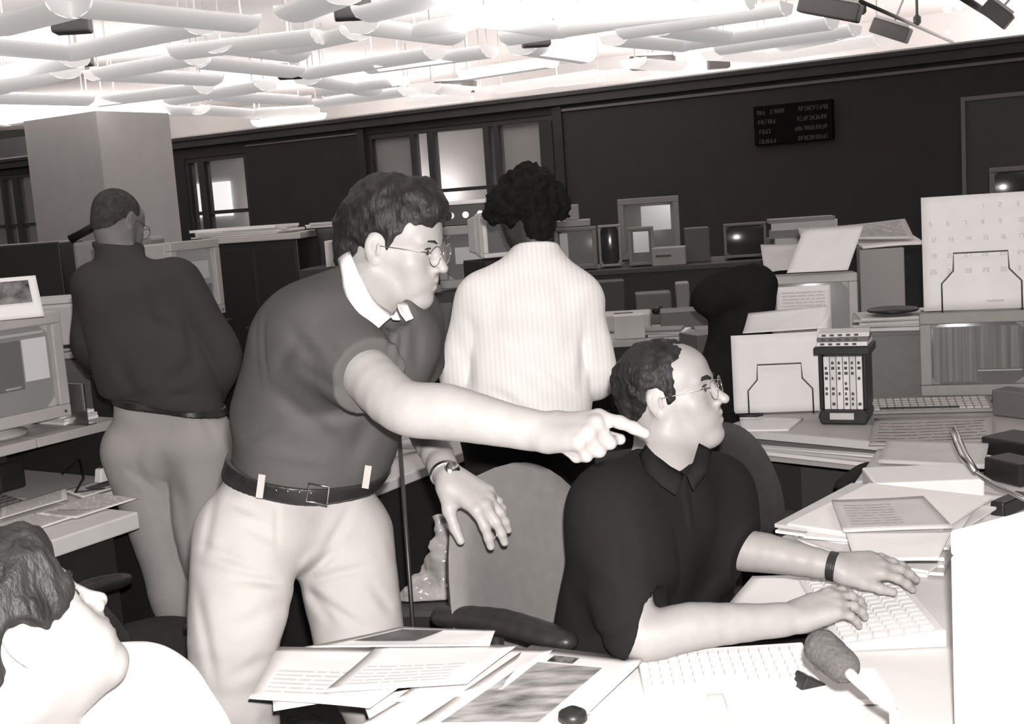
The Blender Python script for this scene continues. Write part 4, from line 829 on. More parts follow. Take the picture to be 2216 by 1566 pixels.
# right monitor and the calendar stand on it
P4 = U(2118, 872, 4.86); P4[2] = .752
crt('grey monitor at the right edge with a ruled dark screen, calendar on top', P4, -.30, .44, .34, .40, BEIGED, SCR_M, [(.02, .5, .05, .95, mat('screen_ruled', .10, .2, .5, 30, emit=.05, stretch=(3, 1, .04))), (.5, .97, .22, .24, SCR_L), (.5, .97, .26, .95, mat('screen_ruled', .10, .2, .5, 30, emit=.05, stretch=(3, 1, .04)))], foot=.03)
top4 = P4+UP0*.371
t, f_ = copyholder(top4+rot(-.30, .02, .05), -.30, .4, .4, 'black wire stand on the right monitor holding the big calendar', .12, 1.0)
Pq = top4+rot(-.30, .06, .06)
cal = stood(Pq, -.30, .52, .46, 'big white calendar sheet in the wire stand on the right monitor', .12, -.014, PAPER, None, .004, 2, name='calendar', zb=.004)
m = MB(); o3 = cal.location; g = lambda x, z, e: Pq+rot(-.30, x, (z)*math.tan(.12)-.019-e)+UP0*(z+.004); R_ = random.Random(3)
SEG = {'0': 'abcdef', '1': 'bc', '2': 'abged', '3': 'abgcd', '4': 'fgbc', '5': 'afgcd', '6': 'afgedc', '7': 'abc', '8': 'abcdefg', '9': 'abcdfg'}
def seg7(ch, w_, h_, t_):                # strokes of a numeral as rectangles (x, z, width, height)
    q = {'a': (0, h_-t_, w_, t_), 'g': (0, h_/2-t_/2, w_, t_), 'd': (0, 0, w_, t_), 'f': (0, h_/2, t_, h_/2), 'e': (0, 0, t_, h_/2), 'b': (w_-t_, h_/2, t_, h_/2), 'c': (w_-t_, 0, t_, h_/2)}
    return [q[k] for k in SEG[ch]]
for n_ in range(1, 32):
    k = n_+2; c_, r_ = k % 7, k//7; x = -.230+.066*c_; z = .405-.064*r_
    for i_, ch in enumerate(str(n_)):
        for (dx, dz, w_, h_) in seg7(ch, .010, .018, .0024):
            dx += i_*.014; qq = [g(x+dx, z+dz, .001), g(x+dx+w_, z+dz, .001), g(x+dx+w_, z+dz+h_, .001), g(x+dx, z+dz+h_, .001)]; m.add([tuple(k2-np.array(o3)) for k2 in qq], [(0, 1, 2, 3)])
qq = [g(-.02, .03, .001), g(.045, .03, .001), g(.045, .037, .001), g(-.02, .037, .001)]; m.add([tuple(k-np.array(o3)) for k in qq], [(0, 1, 2, 3)])
m.build('numerals', mat('calendar_ink', .50), cal)
pile('folded grey papers clipped across the right edge of the big calendar', g(.24, .33, .022), -.3, .20, .045, 3, .010, [GREYP, PAPER2], .003, 61)
keyboard('grey keyboard on the right desk in front of the right monitor', ron(2010, 885, .752), -.24, .47, .18, BEIGED, BEIGE)
m = MB(); m.box(-.17, .12, -.01, .01, 0, .004); o = m.build('ruler', BLACKP, None, loc=wl(ron(2005, 882, .790)), rz=-.24); tag(o, 'black strip lying across the grey keyboard on the right desk', 'ruler')
q = [ron(*a) for a in ((1880, 965, .757), (2150, 962, .757), (2145, 905, .757), (1892, 908, .757))]
sheet('open newspaper hanging over the front of the right desk', q, m_=mat('newsprint', .42), th=.004, curl=.012, lines=(.05, .95, .1, .9, 7, INK2), seed=7, name='newspaper')
loosebox('binder', 'black binder at the right edge beyond the gooseneck microphone', 'binder', ron(2225, 985, .752), .5, .16, .24, .06, BLACKP, .006)
loosebox('computer_case', 'slanted grey case at the right edge of the right desk', 'computer', ron(2215, 900, .752), .6, .10, .20, .10, GREYP, .006)

# --- the wing desk the seated man works at
poly = [(-.28, 1.15), (2.3, 1.15), (2.6, 2.6), (1.55, 3.62), (1.10, 3.62), (.66, 2.72), (.60, 2.52), (.60, 2.285), (-.26, 2.285)]
t = thing('desk', 'pale desk in the foreground curving round the seated man', 'desk', (0, 0, 0))
m = MB(); m.slab(poly, .71, .75); m.build('desktop', mat('pale_desktop', .66, .5, .02, 10), t, bevel=.006)
m = MB(); m.box(.05, .09, 1.2, 2.24, .01, .71); m.box(2.2, 2.24, 1.3, 2.4, .01, .71); m.box(1.12, 1.5, 3.54, 3.58, .01, .71); m.build('panel', DESKD, t)
WD = lambda px, py, z=.752: H(px, py, z)
# foreground papers at the left
def quad(pts, z): return [H(x, y, z) for x, y in pts]
sheet('lowest white sheets at the bottom left of the foreground pile', quad([(592, 1540), (835, 1500), (800, 1400), (585, 1425)], .80), curl=.006, th=.004, seed=1)
for (lab, pts, z, sd, mk) in [
    ('wide white printout on the foreground pile, left corner pointing out', [(538, 1512), (800, 1535), (985, 1405), (600, 1402)], .815, 2, None),
    ('printout lying behind the others with a dark printed block', [(660, 1402), (1060, 1398), (1072, 1368), (868, 1356)], .835, 3, [(.12, .52, .30, .88, mat('printed_block', .10, .6, .5, 14), 'printed_block')]),
    ('white sheet in the middle of the foreground pile', [(700, 1500), (1010, 1480), (1120, 1400), (820, 1395)], .83, 4, None),
    ('sheet bridging the pile and the magazine', [(850, 1520), (1080, 1500), (1200, 1408), (1010, 1400)], .80, 6, None)]:
    sheet(lab, quad(pts, z), curl=.005, seed=sd, marks=mk, lines=(.1, .8, .1, .55, 6, mat('faint_print', .62)) if sd in (2, 4) else None, th=.002)
Pp = H(820, 1470, .752)
pile('thick stack of printouts under the foreground sheets', V(-.12, 2.08, .752), .3, .34, .26, 7, .006, [PAPER], .012, 71)
MAG = mat('magazine_picture', .34, .6, .8, 9, stretch=(1, 3.2, 1))
q = quad([(880, 1580), (1230, 1580), (1392, 1425), (1150, 1398)], .80)
mg = sheet('open magazine with a grey mottled picture in the foreground', q, curl=.004, th=.006, seed=9, name='magazine', cat='magazine', marks=[(.16, .78, .06, .80, MAG, 'picture'), (.30, .52, .82, .90, mat('beads', .15, .6, .9, 60), 'picture_strip')])
sheet('blank white sheet left of the magazine', quad([(760, 1580), (960, 1580), (1180, 1410), (1060, 1402)], .792), curl=.004, seed=12)
sheet('white sheet right of the magazine under the white keyboard', quad([(1150, 1580), (1500, 1580), (1560, 1425), (1395, 1418)], .756), curl=.001, seed=13)
m = MB(); m.at((0, 0, 0)); m.lathe([(.018, 0), (.026, .006), (.024, .018), (.010, .026)], 18); o = m.build('clip', BLACKP, None, True, loc=wl(H(1240, 1562, .80))); tag(o, 'black blob of a clip at the bottom edge of the picture', 'clip')
keyboard('white keyboard in the foreground, right of the magazine', H(1572, 1466, .757), -.02, .33, .15, PLASTW, BEIGEL)
# the seated man's keyboard
keyboard('pale keyboard under the seated man\'s hands', V(.735, 2.52, .752), -math.pi/2-.06, .43, .215, BEIGEL, PLASTW, 6, 16, .024)
loosebox('pad', 'white writing pad under the seated man\'s near wrist', 'pad', V(.50, 2.135, .752), -.05, .30, .14, .012, PAPER, .002)
q = quad([(1572, 1312), (1800, 1318), (1900, 1240), (1628, 1246)], .756)
sheet('white sheet under the seated man\'s far forearm', q, curl=.001, seed=21)
# white terminal at the right
t = crt('big white terminal at the right edge, seen from behind', V(.835, 1.88, .752), math.radians(208), .42, .37, .40, PLASTW, SCR_G, foot=.03, bez=.04)
loosebox('computer_case', 'flat white case under the microphone at the bottom right', 'computer', V(.52, 1.52, .752), -.1, .30, .24, .05, PLASTW, .008, parts=[('front_label', PAPER2, -.13, -.07, -.122, -.12, .02, .035)])
# gooseneck microphone with foam ball in the foreground
Pm = U(1800, 1420, 1.86); t = thing('microphone', 'foam covered microphone on a thin gooseneck in the bottom right foreground', 'microphone', (float(U(1925, 1530, 1.72)[0]), float(U(1925, 1530, 1.72)[1]), .803))
L0 = np.array(t.location); B0 = U(1935, 1535, 1.72); ax = nrm(U(1772, 1392, 1.88)-U(1838, 1452, 1.83))
S = SDF(); S.cap(Pm+ax*.020, Pm-ax*.022, .029, .027, .01); S.noise(.0012, 220)
sdf_obj('foam_windshield', S, mat('grey_foam', .085, .95, .2, 200, .3, 600, spec=.1), .002, t)
m = MB(); m.tube([Pm-ax*.03-L0, U(1850, 1468, 1.80)-L0, U(1895, 1508, 1.75)-L0, B0-L0], [.010, .008, .007, .007], 12); m.build('gooseneck', mat('mic_white', .7, .4), t, True)
m = MB(); bz = B0-L0; m.tube([bz, (bz[0], bz[1], .02)], .007, 10); m.lathe([(.05, 0), (.05, .012), (.02, .022)], 24, (bz[0], bz[1], 0)); m.build('base', mat('mic_white', .7, .4), t, True)
m = MB(); m.prism([(-.03, 0), (.03, 0), (.03, .012), (-.01, .035)], -.02, .02); o = m.build('stapler', BLACKP, None, bevel=.003, loc=wl(H(1745, 1440, .80)*V(1, 1, 0)+UP0*.753), rz=.3); tag(o, 'small dark wedge in place of the shadow gap behind the foam microphone', 'stapler')  # black wedge modelled where only a gap in shadow lies
# metal gooseneck microphone on the wing desk
Pg = [U(2062, 930, 3.35), U(2085, 985, 3.30), U(2112, 1022, 3.24), U(2160, 1052, 3.18), U(2222, 1082, 3.12)]
base = Pg[-1]+V(.07, -.02, 0); t = thing('microphone', 'bare metal gooseneck microphone arching over the papers at the right', 'microphone', (float(base[0]), float(base[1]), .752)); L0 = np.array(t.location)
m = MB(); m.tube([p-L0 for p in Pg]+[(0, 0, Pg[-1][2]-.752-.03), (0, 0, .01)], [.006, .006, .006, .006, .007, .007, .007], 10); m.build('gooseneck', METAL, t, True)
m = MB(); m.tube([Pg[0]-L0+(0, 0, .004), lerp(Pg[0], Pg[1], .5)-L0, Pg[1]-L0, Pg[2]-L0], [.010, .013, .013, .010], 12); m.build('capsule', METAL, t, True)
m = MB(); m.lathe([(.06, 0), (.06, .02), (.03, .03)], 24); m.build('base', GREYP, t, True)
# the heap of papers on the wing
def wing(lab, pts, z, seed, **k): return sheet(lab, [H(x, y, z) for x, y in pts], seed=seed, **k)
pile('messy heap of papers on the wing desk beyond the seated man\'s hands', H(1922, 1175, .752), .95, .46, .34, 12, .008, [PAPER, PAPER2, PAPER], .035, 81)
wing('magazine on top of the heap of papers, tilted', [(1825, 1150), (2062, 1140), (1998, 1075), (1800, 1082)], .865, 5, m_=PAPER2, curl=.004, th=.006, lines=(.1, .6, .15, .85, 8, mat('faint_print2', .55)), name='magazine', cat='magazine')
wing('white folded sheets at the front of the heap', [(1850, 1215), (2030, 1215), (2060, 1150), (1830, 1152)], .858, 25, curl=.006, th=.003)
wing('white sheet sticking out at the left of the heap', [(1722, 1172), (1850, 1222), (1850, 1130), (1770, 1118)], .80, 26, curl=.01)
loosebox('paper_tray', 'white flat box file behind the heap of papers', 'box file', H(1995, 1085, .752), -.12, .30, .20, .085, PLASTW, .006)
wing('large printed sheet lying between the box file and the newspaper', [(1850, 1048), (2110, 1045), (2085, 968), (1900, 972)], .775, 8, m_=PAPER2, curl=.008, th=.003, lines=(.5, .8, .15, .3, 3, INK2))
wing('sheets stacked beyond the box file', [(1900, 1000), (2130, 1010), (2140, 960), (1920, 950)], .785, 18, m_=PAPER2, curl=.008, th=.01)
wing('pale sheet at the right of the wing desk by the gooseneck', [(2080, 1130), (2160, 1140), (2200, 1075), (2110, 1060)], .757, 28, curl=.004)
loosebox('camera_flash_unit', 'small black box at the right edge under the gooseneck', 'box', H(2195, 1040, .752), .4, .10, .14, .07, BLACKP, .006); loosebox('stapler', 'black stapler beside the pale sheet at the right', 'stapler', H(2185, 1108, .752), .7, .14, .04, .045, BLACKP, .006)
# ---------------------------------------------------------------- chairs, coat, bin, pole
def office_chair(label, P, rz, m_, hs=.46, back_w=.44, back_h=.46, back_z=.62, arms=True, arm_m=None, tilt=.16, bare=False, arm_h=.20, arm_y=0.0, arm_s=1.0):
    """seat faces local +y; back at -y"""
    t = thing('office_chair', label, 'chair', wl(P), rz); arm_m = arm_m or BLACKP
    S = SDF(); S.cap(V(-.12, -.04, hs), V(.12, -.04, hs), .105, .105, .03, (V(0, 0, 1), .42)); S.cap(V(-.12, .14, hs), V(.12, .14, hs), .105, .105, .08, (V(0, 0, 1), .42)); S.cap(V(-.12, .05, hs), V(.12, .05, hs), .12, .12, .08, (V(0, 0, 1), .40))
    sdf_obj('seat', S, m_, .008, t, None).data.transform(Matrix.Translation(Vector(P)*1.0)) if False else None
    v = sdf_obj('seat', S, m_, .008, None, (0, 0, 0)); v.parent = t; v.location = (0, 0, 0)
    m = MB(); NR, NT = 10, 40; vs = []; fs = []; th = .035
    for side in (-1, 1):
        for a in range(NR+1):
            rr = a/NR
            for b in range(NT):
                c, sn = math.cos(2*math.pi*b/NT), math.sin(2*math.pi*b/NT); ex = .72
                x = rr*back_w/2*math.copysign(abs(c)**ex, c); z = rr*back_h/2*math.copysign(abs(sn)**ex, sn); x *= 1-.16*max(0, z/(back_h/2))
                vs.append((x, -.25-tilt*(z/back_h+.5)*.9+1.1*x*x*.6+side*th*max(0, 1-rr**5)**.5, back_z+z))
        o = (0 if side < 0 else (NR+1)*NT)
        for a in range(NR):
            for b in range(NT):
                q = (o+a*NT+b, o+a*NT+(b+1) % NT, o+(a+1)*NT+(b+1) % NT, o+(a+1)*NT+b); fs.append(q if side > 0 else q[::-1])
    m.add(vs, fs); v = m.build('backrest', m_, t, True)
    if arms:
        for e in (-1, 1):
            S = SDF(); S.chain([V(e*.27, -.12*arm_s+arm_y, hs+arm_h), V(e*.275, .02+arm_y, hs+arm_h+.015), V(e*.27, .15*arm_s+arm_y, hs+arm_h+.002)], [.030, .034, .028], .02, (V(0, 0, 1), .75)); v = sdf_obj('armrest', S, arm_m, .006, None, (0, 0, 0)); v.parent = t
            m = MB(); m.tube([(e*.27, arm_y, hs+arm_h-.01), (e*.27, arm_y, hs-.02), (e*.15, .0, hs-.05)], .016, 10); m.build('arm_post', BLACKP, t, True)
    m = MB(); m.tube([(0, -.22, back_z-.12), (0, -.22, hs-.05), (0, 0, hs-.06)], .02, 10); m.build('back_post', BLACKP, t, True)
    m = MB(); m.lathe([(.03, .10), (.03, .25), (.022, .25), (.022, hs-.04)], 18); m.build('column', BLACKP, t, True)
    for k in range(5):
        a = 2*math.pi*k/5+.3; c, s = math.cos(a), math.sin(a); m = MB(); m.tube([(0, 0, .11), (.15*c, .15*s, .095), (.28*c, .28*s, .075)], [.024, .020, .014], 10); o = m.build('spoke', BLACKP, t, True)
        m = MB(); m.at((.28*c, .28*s, .030), ry=math.pi/2, rz=a); m.lathe([(.0295, -.012), (.0295, .012)], 16); m.build('caster', BLACKP, o, True)
    return t
# the seated man's grey chair
cb = U(1092, 1215, 2.86); dirv = nrm(V(.8, -.62, 0)); rzs = math.atan2(dirv[1], dirv[0])-math.pi/2
Pch = V(cb[0], cb[1], 0)+dirv*.33
office_chair('grey fabric office chair the seated man sits on, high rounded back', Pch, rzs, CHAIRF, .43, .62, .62, .765, True, BLACKP, .10, arm_h=.375, arm_y=-.15, arm_s=1.2)
office_chair('black office chair at the lower left between the near head and the pale khakis', U(345, 1440, 3.5)*V(1, 1, 0), -.5, CHAIRD, .44, .42, .34, .66, arm_h=.17)
office_chair('dark grey office chair with black armrest in front of the right desk', U(1615, 1040, 3.95)*V(1, 1, 0)+V(.68, .73, 0)*.27, -.75, mat('charcoal_fabric', .045, .9, .1, 40, .2, 600), .45, .30, .42, .74, arm_h=.26, arm_m=BLACKC)
office_chair('dim grey chair back just right of the white shirted man', U(1345, 760, 5.3)*V(1, 1, 0), .3, mat('charcoal_fabric', .07, .9, .1, 40, .2, 600), .46, .36, .42, .86, False)
office_chair('black chair the near person sits on, at the bottom left', U(20, 1590, 1.56)*V(1, 1, 0)+V(.02, .03, 0), -math.pi/2, CHAIRD, .46, .44, .40, .66, False)
# black coat draped over a stand behind the seated man
S = SDF(); S.ell(U(1552, 642, 5.22), (.120, .10, .09), None, .05); S.cap(U(1575, 625, 5.25), U(1636, 612, 5.25), .08, .078, .06); S.cap(U(1638, 615, 5.25), U(1624, 700, 5.25), .088, .10, .06); S.cap(U(1560, 680, 5.25), U(1600, 740, 5.25), .05, .10, .05)
S.cap(U(1598, 740, 5.25), U(1560, 850, 5.25), .12, .13, .06); S.cap(U(1560, 850, 5.25), U(1530, 1000, 5.15), .13, .13, .06); S.cap(U(1530, 1000, 5.15), U(1530, 1240, 5.05), .13, .12, .06)
S.noise(.016, 9, off=3, st=(1, 1, .6)); S.noise(.006, 24, off=5, st=(1, 1, .5))
b = U(1530, 1000, 5.15); S.plane(V(b[0], b[1], .50), V(0, 0, -1), .01); o = sdf_obj('coat', S, mat('coat_cloth', .016, .95, .2, 6, .2, 300, spec=.05), .011, None, (b[0], b[1], 0.0)); tag(o, 'black coat heaped over a high backed stool behind the seated man', 'coat')
t = thing('stool', 'black stool under the heaped coat', 'stool', (b[0], b[1], 0)); m = MB(); m.lathe([(.15, .46), (.16, .48), (.15, .498)], 24); m.build('seat', BLACKP, t, True)
for k in range(4): a = math.pi/4+k*math.pi/2; m = MB(); m.tube([(.12*math.cos(a), .12*math.sin(a), .46), (.17*math.cos(a), .17*math.sin(a), .003)], .012, 8); m.build('leg', BLACKP, t, True)
# black waste bin with a plastic liner, behind the pointing man
Pb = U(945, 1300, 3.35)*V(1, 1, 0)
t = thing('waste_bin', 'black waste bin with pale rim behind the grey chair', 'waste bin', wl(Pb), -.15)
m = MB(); m.frus((-.12, .12, 0, .62, -.11), (-.12, .12, 0, .62, .11)); m.build('body', BLACKP, t, bevel=.02); m = MB(); m.tube([(-.125, -.115, .54), (.0, -.118, .53), (.125, -.115, .55), (.125, .115, .55), (-.125, .115, .54)], .004, 8, closed=True); m.build('rim_cord', METAL, t, True)
m = MB(); m.tube([(-.03, -.12, .53), (-.02, -.13, .47), (-.01, -.128, .42)], [.004, .009, .004], 8); m.build('tag', METAL, t, True)
LINER = mat('clear_plastic', .30, .12, .3, 14, .5, 30, spec=.8)
S = SDF(); S.cap(V(Pb[0]+.03, Pb[1]-.02, .62), V(Pb[0]+.03, Pb[1], .83), .062, .02, .04, (V(0, 1, 0), .5)); S.cap(V(Pb[0]-.05, Pb[1]-.02, .60), V(Pb[0]+.0, Pb[1], .66), .05, .04, .04, (V(0, 1, 0), .5)); S.noise(.012, 22, off=2); S.noise(.004, 60, off=2); S.plane(V(Pb[0], Pb[1], .621), V(0, 0, -1), .003)
o = sdf_obj('plastic_bag', S, LINER, .005, None, (Pb[0], Pb[1], .62)); tag(o, 'crumpled clear plastic bag standing on the black waste bin', 'plastic bag')
Pp = U(880, 1260, 3.15); t = thing('pole_stand', 'thin dark upright pole behind the pointing man\'s legs', 'stand', (float(Pp[0]), float(Pp[1]), 0)); zt = U(862, 915, 3.15); m = MB(); m.tube([(0, 0, .01), (zt[0]-Pp[0], zt[1]-Pp[1], zt[2])], .006, 8); m.build('pole', DMETAL, t, True); m = MB(); m.lathe([(.06, 0), (.06, .012), (.02, .02)], 24); m.build('base', DMETAL, t, True)
# ---------------------------------------------------------------- people
TC = -FWD; RT = V(1, 0, 0); UP = V(0, 0, 1)
def hairdo(Fh, kind, parent, m, h=.003, seed=0):
    S = SDF(); c, R, s = Fh; q = lambda x, y, z: hp(Fh, x, y, z)
    if kind == 'full':
        S.ell(q(0, -.020, .046), (.085*s, .106*s, .090*s), R, .02)
        S.ell(q(0, .050, .098), (.062*s, .058*s, .040*s), R, .03); S.ell(q(0, .088, .078), (.050*s, .030*s, .022*s), R, .02)
        S.ell(q(0, .0, .115), (.060*s, .07*s, .030*s), R, .03)
        S.ell(q(0, -.088, .0), (.060*s, .034*s, .065*s), R, .03)
        for e in (-1, 1): S.cap(q(e*.070, .016, .02), q(e*.0745, .012, -.016), .010*s, .006*s, .015)
        S.ell(q(0, .132, -.022), (.13*s, .090*s, .092*s), R, .008, op='s')
        for e in (-1, 1): S.ell(q(e*.085, -.010, -.006), (.016*s, .024*s, .034*s), R, .01, op='s'); S.ell(q(e*.075, .03, -.075), (.04*s, .058*s, .062*s), R, .012, op='s')
        S.cap(q(-.03, -.086, -.03), q(-.02, -.070, -.088), .034*s, .024*s, .02); S.cap(q(.03, -.086, -.03), q(.02, -.070, -.088), .034*s, .024*s, .02); S.ell(q(0, -.02, -.150), (.09*s, .10*s, .05*s), R, .01, op='s')
        S.noise(.0080, 27, st=(1, 1, 1), off=seed); S.noise(.0030, 75, off=3+seed)
    elif kind == 'balding':
        S.ell(q(0, -.018, .038), (.0815*s, .103*s, .090*s), R, .02); S.ell(q(0, -.078, -.02), (.056*s, .028*s, .06*s), R, .03)
        for e in (-1, 1): S.cap(q(e*.070, .020, .01), q(e*.0745, .016, -.016), .009*s, .006*s, .012)
        S.ell(q(0, .100, .030), (.082*s, .092*s, .078*s), R, .010, op='s'); S.ell(q(0, .130, -.04), (.13*s, .095*s, .092*s), R, .01, op='s')
        for e in (-1, 1): S.ell(q(e*.085, -.010, -.006), (.016*s, .024*s, .034*s), R, .01, op='s'); S.ell(q(e*.075, .03, -.075), (.04*s, .058*s, .062*s), R, .012, op='s')
        S.ell(q(0, -.01, -.125), (.09*s, .10*s, .05*s), R, .01, op='s')
        S.noise(.004, 45, off=seed); S.noise(.0025, 110, off=4+seed)
    elif kind == 'bushy':
        S.ell(q(0, -.022, .052), (.100*s, .118*s, .096*s), R, .02)
        for e in (-1, 1): S.ell(q(e*.084, -.012, .012), (.054*s, .066*s, .058*s), R, .03)
        S.ell(q(0, -.085, -.03), (.060*s, .036*s, .075*s), R, .03)
        S.ell(q(0, .14, -.035), (.15*s, .10*s, .10*s), R, .01, op='s'); S.ell(q(0, -.01, -.15), (.09*s, .10*s, .05*s), R, .01, op='s')
        for e in (-1, 1): S.ell(q(e*.10, .01, -.09), (.06*s, .07*s, .062*s), R, .02, op='s')
        S.noise(.014, 30, off=seed); S.noise(.006, 80, off=4+seed)
    elif kind == 'cropped':
        S.ell(q(0, -.015, .036), (.0785*s, .1005*s, .0905*s), R, .02); S.ell(q(0, -.07, -.02), (.055*s, .030*s, .05*s), R, .03)
        S.ell(q(0, .130, -.032), (.13*s, .092*s, .10*s), R, .01, op='s')
        for e in (-1, 1): S.ell(q(e*.085, -.008, -.008), (.016*s, .026*s, .034*s), R, .01, op='s'); S.ell(q(e*.075, .03, -.07), (.04*s, .055*s, .058*s), R, .012, op='s')
        S.ell(q(0, -.02, -.115), (.09*s, .10*s, .05*s), R, .01, op='s'); S.noise(.0012, 120, off=seed)
    elif kind == 'fringe':
        S.ell(q(0, -.025, .042), (.092*s, .112*s, .096*s), R, .02); S.ell(q(0, -.06, -.01), (.078*s, .056*s, .058*s), R, .03)
        S.ell(q(0, .048, .082), (.074*s, .062*s, .046*s), R, .03)
        for e in (-1, 1): S.ell(q(e*.066, .052, .040), (.018*s, .034*s, .044*s), R, .02); S.cap(q(e*.074, .010, .03), q(e*.080, .004, -.005), .014*s, .009*s, .02)
        S.ell(q(0, .150, -.032), (.13*s, .090*s, .100*s), R, .008, op='s')
        for e in (-1, 1): S.ell(q(e*.088, -.008, -.016), (.030*s, .034*s, .042*s), R, .01, op='s'); S.ell(q(e*.08, .045, -.08), (.045*s, .080*s, .074*s), R, .012, op='s')
        S.ell(q(0, -.04, -.115), (.15*s, .16*s, .100*s), R, .01, op='s')
        S.noise(.006, 22, st=(1, 1, .6), off=seed); S.noise(.0035, 70, st=(1.6, 1.6, .25), off=4+seed)
    return sdf_obj('hair', S, m, h, parent)
def shoe(P, d, parent):
    S = SDF(); d = nrm(d); S.cap(P-d*.07+UP*.045, P+d*.06+UP*.035, .042, .036, .02); S.cap(P+d*.06+UP*.03, P+d*.15+UP*.028, .036, .030, .02); S.plane(P+UP*.002, V(0, 0, -1))
    return sdf_obj('shoe', S, LEATHER, .006, parent)
def band(S0, p, n, half, grow, name, m, parent, h=.004, lo=None, hi=None):
    S = SDF(); S.ops = list(S0.ops); S.ops.append(('n', lambda X, Y, Z: F4(-grow)+0*X*Y*Z, None, None, 0))
    n = nrm(n); S.plane(np.asarray(p)+n*half, n, .003); S.plane(np.asarray(p)-n*half, -n, .003)
    v, f = S.mesh(h, lo, hi); return sdf_obj(name, S, m, h, parent, boxes=[(lo, hi, h)] if lo is not None else None)
def ring(c, n, rx, ry, xdir, k=32):
    n = nrm(n); x = nrm(np.asarray(xdir)-n*np.dot(xdir, n)); y = np.cross(n, x)
    return [np.asarray(c)+x*rx*math.cos(2*math.pi*i/k)+y*ry*math.sin(2*math.pi*i/k) for i in range(k)]

# === the man in the grey polo, leaning over and pointing
def pointing_man():
    ls, rs = U(868, 690, 2.64), U(708, 735, 2.37); lh, rh = U(722, 1105, 2.72), U(545, 1110, 2.52); nb = U(778, 640, 2.49)
    fr = nrm(V(.26, -.17, -.08)); spine = nrm((ls+rs)/2-(lh+rh)/2)
    Fh = headframe(U(853, 531, 2.50), -18.4, -12, -1, 1.0)
    el, wr = U(868, 878, 2.14), U(1173, 934, 2.04)
    el2, wr2 = U(905, 890, 2.80), U(968, 1032, 2.52)
    kn, kf = U(505, 1430, 2.50), U(790, 1430, 2.66)
    an, af = V(kn[0]-.03, kn[1]+.05, .09), V(kf[0]+.10, kf[1]+.06, .09)
    root_loc = (float((an[0]+af[0])/2), float((an[1]+af[1])/2), 0.0)
    S = SDF(); head(S, Fh, nb, .058)
    torso(S, ls, rs, lh, rh, nb, fr, .078, .066, .060, .03)
    S.chain([rs, lerp(rs, el, .5)+UP*.004, el, lerp(el, wr, .35)+UP*.004, lerp(el, wr, .8), wr+(wr-el)*.03], [.056, .050, .0455, .0465, .034, .029], .03)
    S.chain([ls, lerp(ls, el2, .5), el2, lerp(el2, wr2, .4), wr2], [.054, .046, .040, .040, .0265], .03)
    for a, b, c_ in ((lerp(rh, kn, .1), kn, an), (lerp(lh, kf, .1), kf, af)): S.chain([a, lerp(a, b, .5), b, lerp(b, c_, .4), c_], [.07, .075, .058, .052, .04], .04); S.cap(c_, c_+V(.10, -.08, -.045), .035, .028, .03)
    d1 = nrm(U(1280, 928, 1.98)-wr)
    hand(S, wr, d1, UP*.86+TC*.60, -1, [(.36, .18, .10), (1.35, 1.5, .9), (1.45, 1.55, .9), (1.5, 1.6, .9)], -.02, (.06, .85, .42), 1.14)
    d2 = nrm(RT*.66+TC*.34-UP*.48)
    hand(S, wr2, d2, UP*.66+TC*.66+RT*.35, 1, [(.58, .26, .14), (.56, .26, .14), (.58, .28, .16), (.64, .30, .18)], .22, (.52, .62, .62), 1.12)
    hb = bx(Fh[0], .165)
    body = sdf_obj('person', S, SKIN, .007, None, root_loc, boxes=[(S.bounds()[0], S.bounds()[1], .0075), (hb[0], hb[1], .0021), (*bx(wr+d1*.09, .125), .0022), (*bx(wr2+d2*.06-UP*.03, .12), .0022), (np.minimum(el, wr)-.07, np.maximum(el, wr)+.07, .0045)])
    tag(body, 'standing man in grey polo and pale khakis leaning right and pointing, wearing spectacles', 'person')
    head_details(Fh, body, bt=.55); glasses(Fh, body); hairdo(Fh, 'full', body, HAIR, .0028, 1)
    # polo shirt
    T = SDF(); cs = (ls+rs)/2
    T.chain([lerp(rs, cs, .2), rs+UP*.0, lerp(rs, el, .42), lerp(rs, el, .80)], [.085, .086, .076, .066], .05)
    T.chain([ls, lerp(ls, el2, .42), lerp(ls, el2, .75)], [.080, .076, .074], .05)
    T.cutcyl(lerp(rs, el, .60), el-rs+UP*.03, .115); T.cutcyl(lerp(ls, el2, .50), el2-ls, .10); pass
    torso(T, ls, rs, lh, rh, nb, fr, .112, .098, .070, .09, .90)
    T.cap(U(668, 752, 2.50), U(612, 890, 2.58), .125, .105, .08); T.cap(U(850, 740, 2.52), U(735, 930, 2.60), .085, .10, .08)
    cs = (ls+rs)/2
    bp = U(636, 1003, 2.62); bn = nrm(UP*.965+RT*.235+TC*.08)
    pass
    T.cap(nb-spine*.02, hp(Fh, 0, -.01, -.03), .062, .068, .01, op='s'); T.cap(U(812, 610, 2.42), U(850, 672, 2.40), .052, .040, .012, op='s'); T.cap(U(845, 640, 2.43), U(872, 668, 2.43), .045, .032, .012, op='s')
    for a, b, w_, dp in [((600, 850, 2.4), (760, 985, 2.42), .018, .010), ((640, 905, 2.4), (830, 880, 2.42), .016, .010), ((520, 950, 2.45), (640, 900, 2.42), .016, .008), ((700, 800, 2.28), (620, 700, 2.32), .016, .009), ((745, 850, 2.3), (650, 790, 2.3), .014, .010), ((560, 980, 2.43), (720, 1000, 2.45), .016, -.006), ((800, 900, 2.45), (760, 990, 2.46), .02, .010), ((640, 740, 2.33), (600, 800, 2.35), .016, .008), ((730, 760, 2.27), (680, 715, 2.27), .010, .006), ((852, 700, 2.36), (838, 775, 2.36), .007, .007), ((872, 705, 2.38), (862, 800, 2.38), .006, .006), ((905, 700, 2.45), (900, 800, 2.45), .012, .006)]:
        T.fold(a, b, w_, dp)
